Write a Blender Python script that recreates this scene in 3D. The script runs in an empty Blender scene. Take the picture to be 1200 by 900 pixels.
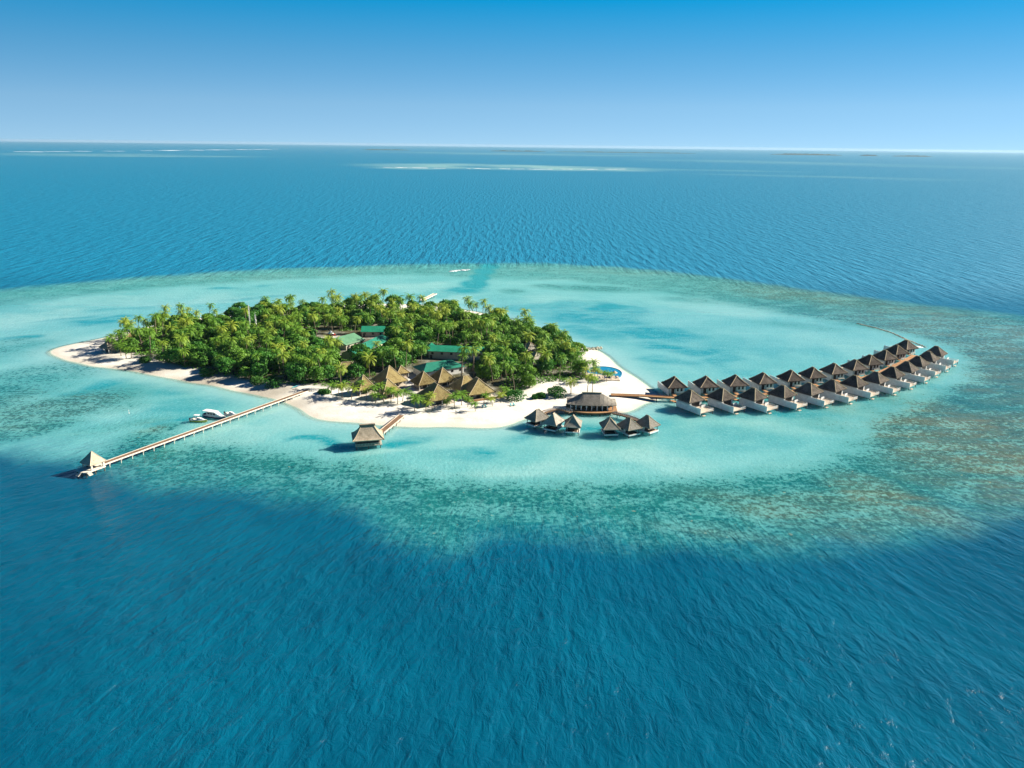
import bpy, math, random
import numpy as np
from mathutils import Matrix, Vector
from math import radians as R, sin, cos, pi

# ------------------------------------------------------------------ camera, sky, sun, exposure
S = bpy.context.scene
C = S.collection
FPX = 924.0                       # focal length in pixels of the 1200 px wide photograph
PITCH, ROLL, CAMZ = 16.87, 0.64, 120.0
cam_d = bpy.data.cameras.new('camera')
cam_d.sensor_width = 36.0
cam_d.lens = FPX / 1200 * 36
cam_d.clip_start = 1.0
cam_d.clip_end = 200000.0
cam = bpy.data.objects.new('camera', cam_d)
C.objects.link(cam)
CM = Matrix.Translation((0, 0, CAMZ)) @ Matrix.Rotation(R(90 - PITCH), 4, 'X') @ Matrix.Rotation(R(ROLL), 4, 'Z')
cam.matrix_world = CM
S.camera = cam

SKY = [(0.68, 0.76, 0.77), (0.70, 0.86, 0.82), (0.40, 0.86, 0.88), (0.0, 0.87, 0.99), (0.04, 0.22, 0.40)]
SUN_AZ, SUN_EL = 72.0, 29.0       # azimuth clockwise from the view direction, elevation
W = bpy.data.worlds.new('World')
S.world = W
W.use_nodes = True
nt = W.node_tree
bg = nt.nodes['Background']
sky = nt.nodes.new('ShaderNodeTexSky')
sky.sky_type = 'NISHITA'
sky.sun_disc = False
sky.sun_elevation = R(SUN_EL)
sky.sun_rotation = R(SUN_AZ)
sky.altitude = 0
sky.air_density = 1.0
sky.dust_density = 0.0
sky.ozone_density = 3.0
# a steep sky: the deep blue of the higher sky starts low over the horizon, as in the photograph
tc = nt.nodes.new('ShaderNodeTexCoord')
vm = nt.nodes.new('ShaderNodeMapping')
vm.inputs['Scale'].default_value = (0.45, 1, 2.2); vm.inputs['Location'].default_value = (0, 0, 0.14)
nt.links.new(tc.outputs['Generated'], vm.inputs[0]); nt.links.new(vm.outputs[0], sky.inputs[0])
sx = nt.nodes.new('ShaderNodeSeparateXYZ')
nt.links.new(tc.outputs['Generated'], sx.inputs[0])
cr = nt.nodes.new('ShaderNodeMapRange')
cr.inputs[1].default_value = 0.0; cr.inputs[2].default_value = 0.45
nt.links.new(sx.outputs['Z'], cr.inputs[0])
tint = nt.nodes.new('ShaderNodeValToRGB')
e = tint.color_ramp.elements
e[0].position = 0.0; e[0].color = (*SKY[0], 1)
e[1].position = 1.0; e[1].color = (*SKY[4], 1)
for pos, col in ((0.10, SKY[1]), (0.222, SKY[2]), (0.36, SKY[3])):
    k = e.new(pos); k.color = (*col, 1)
nt.links.new(cr.outputs[0], tint.inputs[0])
mu = nt.nodes.new('ShaderNodeMix'); mu.data_type = 'RGBA'; mu.blend_type = 'MULTIPLY'
mu.inputs[0].default_value = 1.0
nt.links.new(sky.outputs[0], mu.inputs[6]); nt.links.new(tint.outputs[0], mu.inputs[7])
nt.links.new(mu.outputs[2], bg.inputs['Color'])
bg.inputs['Strength'].default_value = 0.084

sun_d = bpy.data.lights.new('sun', 'SUN')
sun_d.energy = 5.0
sun_d.angle = R(0.5)
sun_d.color = (1.0, 0.93, 0.80)
sun = bpy.data.objects.new('sun', sun_d)
C.objects.link(sun)
SD = Vector((sin(R(SUN_AZ)) * cos(R(SUN_EL)), cos(R(SUN_AZ)) * cos(R(SUN_EL)), sin(R(SUN_EL))))
sun.rotation_euler = SD.to_track_quat('Z', 'Y').to_euler()
sun.location = (300, 200, 300)

S.view_settings.view_transform = 'Standard'
S.view_settings.look = 'None'
S.view_settings.exposure = 1.22
S.view_settings.gamma = 1.0
S.view_settings.use_curve_mapping = False
S.render.engine = 'CYCLES'
S.cycles.use_denoising = True
S.cycles.max_bounces = 6
S.cycles.diffuse_bounces = 1
S.cycles.glossy_bounces = 2
S.cycles.transparent_max_bounces = 8
S.cycles.caustics_reflective = False
S.cycles.caustics_refractive = False
S.cycles.sample_clamp_indirect = 3.0
S.cycles.sample_clamp_direct = 1.2

rng = np.random.default_rng(7)
random.seed(11)

# ------------------------------------------------------------------ where a point of the map lies
M3 = CM.to_3x3()
def at(px, py, z=0.0):
    d = M3 @ Vector(((px - 600) / FPX, -(py - 450) / FPX, -1))
    t = (z - CAMZ) / d.z
    return Vector((d.x * t, d.y * t, z))
MI = CM.inverted()
def pix(p):
    q = MI @ Vector(p)
    return 600 + FPX * q.x / -q.z, 450 - FPX * q.y / -q.z
def poly(pts):
    return np.array([at(*p)[:2] for p in pts])
def dense(P, closed=True, n=5):
    P = np.asarray(P, float); m = len(P); out = []
    for i in range(m if closed else m - 1):
        p0, p1, p2, p3 = (P[(i - 1) % m], P[i], P[(i + 1) % m], P[(i + 2) % m]) if closed else (P[max(i - 1, 0)], P[i], P[i + 1], P[min(i + 2, m - 1)])
        for k in range(n):
            t = k / n
            out.append(0.5 * ((2 * p1) + (p2 - p0) * t + (2 * p0 - 5 * p1 + 4 * p2 - p3) * t * t + (3 * p1 - p0 - 3 * p2 + p3) * t ** 3))
    if not closed: out.append(P[-1])
    return np.array(out)
def sdf(Q, P):
    """signed distance of points Q to polygon P, positive inside"""
    d = np.full(len(Q), 1e18); ins = np.zeros(len(Q), bool)
    m = len(P)
    for i in range(m):
        a, b = P[i], P[(i + 1) % m]
        ab = b - a; L = ab @ ab + 1e-12
        t = np.clip(((Q - a) @ ab) / L, 0, 1)
        q = Q - (a + t[:, None] * ab)
        d = np.minimum(d, (q * q).sum(1))
        c = ((a[1] > Q[:, 1]) != (b[1] > Q[:, 1]))
        xx = (b[0] - a[0]) * (Q[:, 1] - a[1]) / (b[1] - a[1] + 1e-12) + a[0]
        ins ^= c & (Q[:, 0] < xx)
    d = np.sqrt(d)
    return np.where(ins, d, -d)
def smooth(a, b, x):
    t = np.clip((x - a) / (b - a), 0, 1)
    return t * t * (3 - 2 * t)
def vnoise(x, y, s, seed=0):
    """value noise on a lattice of size s, 0..1"""
    g = np.random.default_rng(seed).random((256, 256))
    u, v = x / s, y / s
    i, j = np.floor(u).astype(int), np.floor(v).astype(int)
    fu, fv = u - i, v - j
    fu, fv = fu * fu * (3 - 2 * fu), fv * fv * (3 - 2 * fv)
    G = lambda a, b: g[a % 256, b % 256]
    return (G(i, j) * (1 - fu) + G(i + 1, j) * fu) * (1 - fv) + (G(i, j + 1) * (1 - fu) + G(i + 1, j + 1) * fu) * fv

# ------------------------------------------------------------------ mesh helpers
class MB:
    def __init__(s): s.v, s.f, s.m = [], [], []
    def add(s, vs, fs, mi=0, M=None):
        o = len(s.v)
        s.v += [tuple(M @ Vector(v)) if M is not None else tuple(v) for v in vs]
        s.f += [tuple(i + o for i in f) for f in fs]
        s.m += [mi] * len(fs)
        return s
    def box(s, x0, x1, y0, y1, z0, z1, mi=0, M=None):
        return s.add([(x0, y0, z0), (x1, y0, z0), (x1, y1, z0), (x0, y1, z0), (x0, y0, z1), (x1, y0, z1), (x1, y1, z1), (x0, y1, z1)],
                     [(3, 2, 1, 0), (4, 5, 6, 7), (0, 1, 5, 4), (1, 2, 6, 5), (2, 3, 7, 6), (3, 0, 4, 7)], mi, M)
    def cyl(s, x, y, z0, z1, r, r1=None, n=8, mi=0, M=None):
        r1 = r if r1 is None else r1
        vs = [(x + r * cos(2 * pi * k / n), y + r * sin(2 * pi * k / n), z0) for k in range(n)]
        vs += [(x + r1 * cos(2 * pi * k / n), y + r1 * sin(2 * pi * k / n), z1) for k in range(n)]
        fs = [(k, (k + 1) % n, n + (k + 1) % n, n + k) for k in range(n)] + [tuple(range(n))[::-1], tuple(range(n, 2 * n))]
        return s.add(vs, fs, mi, M)
    def tube(s, pts, rad, n=6, mi=0):
        pts = [Vector(p) for p in pts]; rings = []
        for i, p in enumerate(pts):
            d = (pts[min(i + 1, len(pts) - 1)] - pts[max(i - 1, 0)]).normalized()
            a = d.cross(Vector((0, 0, 1)) if abs(d.z) < 0.95 else Vector((1, 0, 0))).normalized(); b = d.cross(a)
            r = rad[i] if hasattr(rad, '__len__') else rad
            rings.append([p + a * r * cos(2 * pi * k / n) + b * r * sin(2 * pi * k / n) for k in range(n)])
        vs = [v for g in rings for v in g]
        fs = [(i * n + k, i * n + (k + 1) % n, (i + 1) * n + (k + 1) % n, (i + 1) * n + k) for i in range(len(pts) - 1) for k in range(n)]
        fs += [tuple(range(n))[::-1], tuple(range(len(vs) - n, len(vs)))]
        return s.add(vs, fs, mi)
    def loft(s, rings, mi=0, cap=True, M=None):
        n = len(rings[0]); vs = [v for g in rings for v in g]
        fs = [(i * n + k, i * n + (k + 1) % n, (i + 1) * n + (k + 1) % n, (i + 1) * n + k) for i in range(len(rings) - 1) for k in range(n)]
        if cap: fs += [tuple(range(n))[::-1], tuple(range(len(vs) - n, len(vs)))]
        return s.add(vs, fs, mi, M)
    def ribbon(s, path, w, z0, z1, mi=0, off=0.0):
        """a slab of width w along a 2D path"""
        P = np.asarray(path, float); n = len(P); L, Rr = [], []
        for i in range(n):
            d = P[min(i + 1, n - 1)] - P[max(i - 1, 0)]; d = d / (np.hypot(*d) + 1e-9); nn = np.array([-d[1], d[0]])
            c = P[i] + nn * off
            L.append(c + nn * w / 2); Rr.append(c - nn * w / 2)
        rings = [[(*L[i], z0), (*Rr[i], z0), (*Rr[i], z1), (*L[i], z1)] for i in range(n)]
        return s.loft(rings, mi)
    def mesh(s, name, mats, smooth_=False):
        me = bpy.data.meshes.new(name)
        me.from_pydata(s.v, [], s.f)
        for m in (mats if isinstance(mats, (list, tuple)) else [mats]): me.materials.append(m)
        me.polygons.foreach_set('material_index', s.m)
        if smooth_: me.polygons.foreach_set('use_smooth', [True] * len(s.f))
        me.update()
        return me
    def build(s, name, mats, parent=None, smooth_=False):
        o = bpy.data.objects.new(name, s.mesh(name, mats, smooth_))
        C.objects.link(o)
        if parent is not None: o.parent = parent
        return o
def tag(o, label=None, cat=None, group=None, kind=None):
    if label: o['label'] = label
    if cat: o['category'] = cat
    if group: o['group'] = group
    if kind: o['kind'] = kind
    return o
def thing(name, label, cat, loc=(0, 0, 0), rz=0.0, group=None):
    o = bpy.data.objects.new(name, None)
    o.empty_display_size = 0.5
    C.objects.link(o)
    o.location = loc; o.rotation_euler = (0, 0, rz)
    return tag(o, label, cat, group)
def copy_tree(o, parent=None):
    c = o.copy(); C.objects.link(c)
    if parent is not None: c.parent = parent
    for ch in list(o.children): copy_tree(ch, c)
    return c
def dup(proto, loc, rz, label, sc=None):
    c = copy_tree(proto)
    c.location = loc; c.rotation_euler = (0, 0, rz); c['label'] = label
    if sc is not None: c.scale = sc
    return c

# ------------------------------------------------------------------ materials
class NT:
    def __init__(s, name):
        s.mat = bpy.data.materials.new(name); s.mat.use_nodes = True
        s.t = s.mat.node_tree; s.b = s.t.nodes['Principled BSDF']; s.out = s.t.nodes['Material Output']
    def n(s, typ, **kw):
        x = s.t.nodes.new(typ)
        for k, v in kw.items(): setattr(x, k, v)
        return x
    def l(s, a, b): s.t.links.new(a, b)
    def put(s, inp, v):
        if hasattr(v, 'is_output'): s.l(v, inp)
        else: inp.default_value = v
    def attr(s, name): return s.n('ShaderNodeAttribute', attribute_name=name).outputs['Fac']
    def vattr(s, name): return s.n('ShaderNodeAttribute', attribute_name=name).outputs['Vector']
    def mix(s, f, a, b, mode='MIX'):
        x = s.n('ShaderNodeMix', data_type='RGBA', blend_type=mode)
        s.put(x.inputs[0], f)
        for i, v in ((6, a), (7, b)):
            s.put(x.inputs[i], v if hasattr(v, 'is_output') else (*v[:3], 1))
        return x.outputs[2]
    def math(s, op, a, b=0.0, c=0.0, clamp=False):
        x = s.n('ShaderNodeMath', operation=op, use_clamp=clamp)
        s.put(x.inputs[0], a); s.put(x.inputs[1], b); s.put(x.inputs[2], c)
        return x.outputs[0]
    def rng(s, v, a, b, c=0.0, d=1.0, typ='SMOOTHSTEP'):
        x = s.n('ShaderNodeMapRange', interpolation_type=typ)
        s.put(x.inputs[0], v)
        for i, q in ((1, a), (2, b), (3, c), (4, d)): s.put(x.inputs[i], q)
        return x.outputs[0]
    def mapv(s, v, sc=(1, 1, 1), rot=(0, 0, 0), loc=(0, 0, 0)):
        x = s.n('ShaderNodeMapping')
        s.l(v, x.inputs[0]); x.inputs['Scale'].default_value = sc; x.inputs['Rotation'].default_value = rot; x.inputs['Location'].default_value = loc
        return x.outputs[0]
    def noise(s, v, scale, detail=2.0, rough=0.5, dist=0.0, out=0):
        x = s.n('ShaderNodeTexNoise'); s.l(v, x.inputs['Vector'])
        x.inputs['Scale'].default_value = scale; x.inputs['Detail'].default_value = detail
        x.inputs['Roughness'].default_value = rough; x.inputs['Distortion'].default_value = dist
        return x.outputs[out]
    def pos(s): return s.n('ShaderNodeNewGeometry').outputs['Position']
    def obj(s): return s.n('ShaderNodeTexCoord').outputs['Object']
    def objr(s):
        """object coordinates, shifted by each object's own random number so that copies weather differently"""
        v = s.n('ShaderNodeVectorMath', operation='MULTIPLY_ADD'); s.l(s.rand(), v.inputs[0]); v.inputs[1].default_value = (41, 67, 23); s.l(s.obj(), v.inputs[2])
        return v.outputs[0]
    def rand(s): return s.n('ShaderNodeObjectInfo').outputs['Random']
    def bump(s, h, strength=1.0, dist=1.0, normal=None):
        x = s.n('ShaderNodeBump'); s.l(h, x.inputs['Height'])
        s.put(x.inputs['Strength'], strength); s.put(x.inputs['Distance'], dist)
        if normal is not None: s.l(normal, x.inputs['Normal'])
        return x.outputs[0]
    def end(s, col, rough=0.8, spec=0.3, normal=None):
        s.put(s.b.inputs['Base Color'], col if hasattr(col, 'is_output') else (*col[:3], 1))
        s.put(s.b.inputs['Roughness'], rough); s.b.inputs['Specular IOR Level'].default_value = spec
        if normal is not None: s.l(normal, s.b.inputs['Normal'])
        return s.mat
def paint(name, col, rough=0.7, var=0.18, scale=0.6, spec=0.3):
    """painted or plain surface with weathering blotches"""
    k = NT(name); p = k.objr()
    a = k.noise(p, scale, 4, 0.6); b = k.noise(p, scale * 7, 3, 0.6)
    f = k.math('MULTIPLY', k.math('ADD', a, b), 0.5)
    c = k.mix(k.rng(f, 0.35, 0.65), [q * (1 - var) for q in col], [min(1, q * (1 + var * 0.5)) for q in col])
    return k.end(c, rough, spec)
def thatch(name, c0, c1, c2):
    k = NT(name); p = k.objr()
    st = k.noise(k.mapv(p, (1.2, 1.2, 7)), 1.0, 4, 0.7)
    bl = k.noise(p, 0.33, 4, 0.65)
    fi = k.noise(p, 3.2, 3, 0.7)
    c = k.mix(k.rng(bl, 0.38, 0.64), c0, c1)
    c = k.mix(k.rng(st, 0.45, 0.72), c, c2)
    c = k.mix(k.math('MULTIPLY', k.rng(fi, 0.5, 0.75), 0.55), c, [q * 0.45 for q in c0])
    h = k.math('ADD', fi, st)
    r = k.math('MULTIPLY', k.math('SUBTRACT', k.rand(), 0.5), 0.55)
    c = k.mix(k.rng(k.noise(p, 0.16, 2, 0.5), 0.56, 0.66, 0.0, 0.5), c, c2)
    c = k.mix(k.rng(k.noise(p, 0.45, 3, 0.6), 0.62, 0.74, 0.0, 0.6), c, [q * 0.5 for q in c0])
    hs = k.n('ShaderNodeHueSaturation'); k.l(c, hs.inputs['Color']); k.l(k.math('ADD', r, 1.0), hs.inputs['Value'])
    return k.end(hs.outputs[0], 0.95, 0.1, k.bump(h, 0.7, 0.25))
def wood(name, c0, c1, sc=1.5):
    k = NT(name); p = k.objr()
    a = k.noise(k.mapv(p, (sc, sc * 3.5, sc)), 1.0, 4, 0.65); b = k.noise(p, 0.25, 3, 0.6)
    c = k.mix(k.rng(a, 0.35, 0.68), c0, c1)
    c = k.mix(k.math('MULTIPLY', k.rng(b, 0.45, 0.7), 0.5), c, [q * 0.6 for q in c0])
    return k.end(c, 0.75, 0.25, k.bump(a, 0.4, 0.05))
def leafmat(name, c0, c1, c2, trans=0.32):
    k = NT(name); p = k.objr()
    a = k.noise(p, 0.9, 3, 0.6)
    c = k.mix(k.rng(a, 0.3, 0.7), c0, c1)
    c = k.mix(k.math('MULTIPLY', k.rng(k.rand(), 0.25, 1.0), 0.75), c, c2)
    k.end(c, 0.55, 0.25)
    tr = k.n('ShaderNodeBsdfTranslucent'); k.l(c, tr.inputs['Color'])
    mx = k.n('ShaderNodeMixShader'); mx.inputs[0].default_value = trans
    k.l(k.b.outputs[0], mx.inputs[1]); k.l(tr.outputs[0], mx.inputs[2]); k.l(mx.outputs[0], k.out.inputs['Surface'])
    return k.mat

M_WHITE = paint('white_paint', (0.80, 0.80, 0.77), 0.6)
M_CREAM = paint('cream_concrete', (0.78, 0.71, 0.58), 0.8)
M_WALL = paint('beige_wall', (0.50, 0.45, 0.36), 0.85)
M_DARK = paint('dark_opening', (0.022, 0.024, 0.026), 0.35)
M_DWOOD = wood('dark_timber', (0.055, 0.035, 0.024), (0.10, 0.062, 0.04))
M_PILE = wood('weathered_pile', (0.11, 0.095, 0.075), (0.2, 0.17, 0.13))
M_DECK = wood('pale_decking', (0.52, 0.42, 0.32), (0.70, 0.60, 0.48))
M_WALK = wood('orange_boards', (0.34, 0.17, 0.075), (0.48, 0.27, 0.13))
M_BROWN = wood('brown_boards', (0.17, 0.095, 0.055), (0.29, 0.18, 0.11))
M_TVILLA = thatch('villa_thatch', (0.064, 0.053, 0.045), (0.118, 0.097, 0.080), (0.185, 0.155, 0.128))
M_THUT = thatch('grey_thatch', (0.25, 0.228, 0.19), (0.35, 0.325, 0.275), (0.44, 0.41, 0.35))
M_TGOLD = thatch('golden_thatch', (0.21, 0.155, 0.062), (0.31, 0.24, 0.10), (0.39, 0.32, 0.155))
M_TPALE = thatch('pale_thatch', (0.50, 0.40, 0.28), (0.62, 0.51, 0.37), (0.70, 0.59, 0.45))
M_TWARM = thatch('warm_thatch', (0.27, 0.22, 0.155), (0.37, 0.305, 0.22), (0.46, 0.385, 0.285))
M_TREST = thatch('dark_grey_thatch', (0.16, 0.142, 0.118), (0.24, 0.215, 0.18), (0.30, 0.27, 0.225))
M_RIDGE = paint('ridge_thatch', (0.50, 0.40, 0.25), 0.95)
M_GREEN = paint('green_metal', (0.03, 0.33, 0.19), 0.45, 0.25, 0.25)
M_PGREEN = paint('pale_green_metal', (0.13, 0.30, 0.17), 0.5, 0.25, 0.25)
M_DGREEN = paint('dark_green_metal', (0.025, 0.20, 0.135), 0.45, 0.3, 0.25)
M_BLUE = paint('navy_paint', (0.02, 0.035, 0.12), 0.3)
M_YELLOW = paint('yellow_paint', (0.70, 0.50, 0.10), 0.4)
M_RED = paint('red_paint', (0.55, 0.05, 0.03), 0.5)
M_STEEL = paint('galvanised_steel', (0.62, 0.63, 0.62), 0.4)
M_ROCK = paint('coral_rock', (0.46, 0.44, 0.34), 0.95, 0.4)
M_FOAM = paint('foam', (0.9, 0.92, 0.92), 0.9, 0.1)
M_TURQ = paint('turquoise_cloth', (0.10, 0.42, 0.45), 0.8)
M_TILE = paint('blue_pool_tile', (0.015, 0.16, 0.30), 0.25)
M_TRUNK = paint('palm_trunk', (0.24, 0.19, 0.13), 0.9, 0.4, 1.5)
M_BARK = paint('tree_bark', (0.10, 0.075, 0.05), 0.9, 0.4, 1.5)
M_PALM = leafmat('palm_leaf', (0.105, 0.270, 0.024), (0.22, 0.385, 0.040), (0.41, 0.48, 0.055))
M_TREE = leafmat('tree_leaf', (0.040, 0.175, 0.022), (0.095, 0.285, 0.032), (0.20, 0.36, 0.038))
M_BUSH = leafmat('bush_leaf', (0.025, 0.14, 0.02), (0.06, 0.22, 0.03), (0.09, 0.22, 0.03))
M_FAR = paint('far_island_green', (0.045, 0.075, 0.035), 0.9)

# ------------------------------------------------------------------ the map: reef, lagoon, sand, wood
REEF = dense(poly([(-420, 440), (-250, 385), (-120, 352), (0, 339), (100, 330), (200, 322), (300, 316), (400, 312), (500, 309), (620, 308),
        (700, 311), (780, 317), (850, 325), (920, 335), (1000, 346), (1100, 358), (1200, 369), (1320, 392), (1420, 450), (1400, 530),
        (1290, 585), (1200, 606), (1100, 628), (1000, 640), (900, 646), (800, 640), (745, 642), (700, 637), (650, 634), (600, 631), (565, 634),
        (540, 645), (500, 639), (450, 626), (415, 607), (380, 592), (300, 581), (230, 575), (180, 571), (140, 562), (112, 553),
        (88, 541), (40, 541), (-20, 530), (-200, 520), (-400, 490)]))
LAGOON = dense(poly([(-300, 420), (-150, 385), (0, 361), (100, 347), (200, 337), (300, 330), (400, 325), (500, 322), (560, 326), (640, 328),
        (700, 333), (760, 342), (830, 353), (900, 365), (960, 376), (1030, 388), (1090, 400), (1130, 420), (1120, 452), (1080, 465),
        (1040, 485), (1015, 508), (980, 528), (940, 541), (880, 551), (830, 557), (780, 563), (720, 565), (680, 561), (620, 562),
        (560, 560), (500, 553), (450, 545), (400, 538), (340, 530), (290, 519), (245, 511), (215, 517), (198, 500), (170, 503),
        (130, 519), (90, 533), (40, 536), (-40, 520), (-250, 490)]))
SAND = dense(poly([(62, 411), (72, 419), (110, 429), (150, 434), (200, 443), (240, 450.5), (285, 459.5), (320, 467), (345, 477), (365, 488), (400, 494),
        (450, 498), (500, 500), (550, 501), (585, 500), (610, 492), (640, 485), (668, 483), (700, 484), (728, 484), (742, 480), (755, 473),
        (772, 468), (768, 463), (757, 453), (742, 442), (724, 430), (710, 418), (697, 410), (680, 406), (655, 397), (628, 386), (600, 375),
        (570, 368), (535, 362), (500, 358), (450, 356), (400, 358), (330, 364), (260, 370), (205, 377), (160, 386), (126, 395), (92, 402)]))
WOOD = dense(poly([(122, 412), (152, 419), (185, 426), (230, 437), (280, 447), (320, 452), (362, 455), (400, 459), (440, 462), (480, 463),
        (545, 470), (598, 468), (640, 452), (674, 451), (691, 443), (686, 424), (655, 405), (625, 393), (600, 383), (565, 375), (520, 368), (480, 364),
        (440, 364), (380, 364), (320, 370), (250, 377), (200, 383), (155, 396), (128, 405)]))

def blob(Q, L):
    out = np.zeros(len(Q))
    for px, py, rx, ry, st in L:
        c = at(px, py); a = at(px + rx, py); b = at(px, py - ry)
        ux = np.hypot(a.x - c.x, a.y - c.y); uy = np.hypot(b.x - c.x, b.y - c.y)
        va = np.array([a.x - c.x, a.y - c.y]) / ux; vb = np.array([b.x - c.x, b.y - c.y]) / uy
        q = Q - np.array([c.x, c.y])
        r = np.sqrt((q @ va / ux) ** 2 + (q @ vb / uy) ** 2)
        out = np.maximum(out, st * (1 - smooth(0.35, 1.15, r)))
    return out
# deeper, greener hollows of the lagoon
HOLLOW = [(690, 372, 70, 10, .75), (640, 360, 60, 7, .5), (760, 390, 55, 9, .8), (800, 408, 60, 9, .85), (720, 360, 42, 6, .9), (735, 366, 25, 5, .5),
          (840, 425, 50, 9, .6), (780, 425, 30, 6, .6), (690, 390, 50, 10, .6), (560, 372, 50, 8, .5), (880, 405, 80, 12, .35), (640, 385, 30, 10, .5),
          (130, 376, 40, 6, .9), (92, 372, 26, 3.5, .5), (160, 360, 40, 3, .4), (263, 339, 22, 3, .8), (290, 349, 45, 2.5, .55), (420, 347, 16, 2.2, .8), (310, 334, 12, 1.6, .6),
          (20, 397, 26, 3, .8), (115, 450, 40, 8, .85), (190, 458, 42, 8, .8), (160, 452, 60, 8, .5), (250, 470, 80, 16, .5), (220, 495, 40, 8, .75),
          (505, 506, 30, 5, 1.0), (470, 512, 30, 5, 1.0), (400, 520, 55, 6, 1.0), (590, 520, 32, 6, .8), (560, 523, 50, 7, .4),
          (660, 503, 60, 9, .95), (735, 505, 45, 8, .9), (760, 488, 40, 10, .45), (800, 476, 60, 9, .75), (900, 474, 120, 8, .7), (1000, 468, 60, 7, .6),
          (1050, 450, 60, 8, .5), (985, 482, 30, 4, .5), (640, 495, 30, 6, .7), (870, 515, 70, 12, .3), (430, 505, 40, 8, .45)]
CHANNEL = [(574, 312, 15, 4, 1.0), (568, 318, 15, 5, 1.0), (562, 325, 15, 5, .95), (556, 333, 20, 6, .8), (545, 340, 30, 5, .5)]
PALE = [(20, 375, 90, 10, .8), (60, 430, 60, 10, .5), (330, 480, 40, 8, .5), (560, 512, 60, 6, .5), (200, 385, 60, 6, .5), (450, 522, 50, 8, .8), (620, 545, 110, 14, .8), (760, 540, 90, 14, .7), (900, 500, 60, 10, .4), (300, 500, 60, 12, .5), (360, 352, 70, 6, .6), (130, 352, 90, 8, .5), (240, 352, 90, 6, .6),
        (640, 350, 50, 5, .5), (480, 335, 50, 6, .7), (860, 360, 90, 10, .6), (1000, 410, 60, 16, .5), (60, 395, 60, 8, .5), (160, 480, 50, 8, .4), (520, 352, 40, 5, .8), (200, 505, 60, 6, .3)]
# coral outside the ring: patches inside the lagoon
PATCH = [(45, 440, 95, 20, .55), (70, 478, 95, 22, .75), (20, 505, 80, 16, .75), (130, 478, 45, 10, .45), (110, 505, 50, 10, .35), (-60, 480, 120, 40, .7), (-60, 420, 120, 20, .5), (20, 398, 24, 3, .5),
         (700, 338, 90, 5, .6), (640, 335, 26, 3, .6), (600, 341, 22, 4, .5), (820, 352, 60, 5, .5), (940, 382, 60, 6, .35), (1000, 480, 60, 12, .35), (980, 500, 50, 12, .3), (1055, 470, 50, 12, .35),
         (555, 505, 30, 3, .0), (165, 495, 40, 5, .45), (192, 502, 26, 8, .7), (505, 509, 22, 3, .0)]
FARREEF = [(590, 195.5, 150, 3.2, 1.0), (560, 194, 75, 2.4, .9), (660, 198, 90, 2.0, 1.0), (480, 197, 50, 1.6, .8), (800, 199, 110, 1.1, .3), (960, 207, 120, 1.2, .25), (900, 190, 80, 1.6, .3),
           (180, 183, 140, 1.0, .5), (100, 181, 120, 1.2, .45), (1080, 195, 140, 1.5, .15), (640, 181, 60, .9, .5), (560, 180, 60, .8, .5)]
FARHOLE = [(560, 195.5, 28, 1.5, .9), (610, 197, 34, 1.2, .7), (670, 193.5, 40, 1.2, .6)]
WARM = [(1180, 430, 150, 60, .75), (1200, 540, 210, 75, 1.0), (1150, 390, 130, 34, .85), (1000, 352, 150, 14, .6), (1080, 600, 120, 30, .9), (960, 600, 140, 25, .7), (840, 615, 90, 14, .5), (190, 500, 30, 10, .8), (60, 480, 100, 30, .35), (1040, 390, 80, 10, .5), (930, 340, 90, 12, .45), (720, 318, 120, 6, .35), (300, 322, 200, 8, .3)]

def lines(segs):
    v = np.unique(np.round(np.concatenate([np.arange(*s) for s in segs]), 2)); return v
def grow(start, step, end, k):
    out = [start]
    while abs(out[-1]) < abs(end): out.append(out[-1] + step); step *= k
    return np.array(out)
GX = np.unique(np.round(np.concatenate([np.arange(-400, 521, 3.0), grow(520, 4, 46000, 1.12), grow(-400, -4, -46000, 1.12), np.arange(-900, 900, 30.0)]), 2))
GY = np.unique(np.round(np.concatenate([np.arange(175, 815, 3.0), grow(815, 4, 46000, 1.10), grow(175, -6, -1200, 1.2), np.arange(3500, 7600, 70.0)]), 2))
XX, YY = np.meshgrid(GX, GY)
Q = np.stack([XX.ravel(), YY.ravel()], 1)
near = (np.abs(Q[:, 0]) < 900) & (Q[:, 1] > 100) & (Q[:, 1] < 1100)
qn = Q[near]
wob = (vnoise(qn[:, 0], qn[:, 1], 26, 1) - .5) * 8 + (vnoise(qn[:, 0], qn[:, 1], 9, 2) - .5) * 5
reef_n = sdf(qn, REEF) + wob
lag_n = sdf(qn, LAGOON) + wob * 1.2
sand_n = sdf(qn, SAND) + (vnoise(qn[:, 0], qn[:, 1], 14, 3) - .5) * 2.0
A = {k: np.zeros(len(Q)) for k in ('reef', 'coral', 'hollow', 'pale', 'shore', 'warm', 'far')}
A['reef'][:] = -400.0; A['shore'][:] = 400.0
A['reef'][near] = reef_n
A['shore'][near] = -sand_n
ring = smooth(12, -16, lag_n)
front = smooth(520, 430, qn[:, 1])
right = smooth(90, 300, qn[:, 0])
dens = 0.55 + 0.25 * front + 0.25 * right
cor = np.maximum(ring * dens, blob(qn, PATCH)) * (1 - blob(qn, CHANNEL))
A['coral'][near] = cor
jx = qn + np.stack([(vnoise(qn[:, 0], qn[:, 1], 22, 4) - .5) * 26, (vnoise(qn[:, 0], qn[:, 1], 22, 5) - .5) * 26], 1)
A['hollow'][near] = np.maximum(blob(jx, HOLLOW) * 1.25, 2.2 * blob(qn, CHANNEL))
A['pale'][near] = blob(jx, PALE)
A['warm'][near] = blob(jx, WARM)
fq = (Q[:, 1] > 2500) & (Q[:, 1] < 40000)
A['far'][fq] = np.clip(blob(Q[fq], FARREEF) - blob(Q[fq], FARHOLE), 0, 1)
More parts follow.
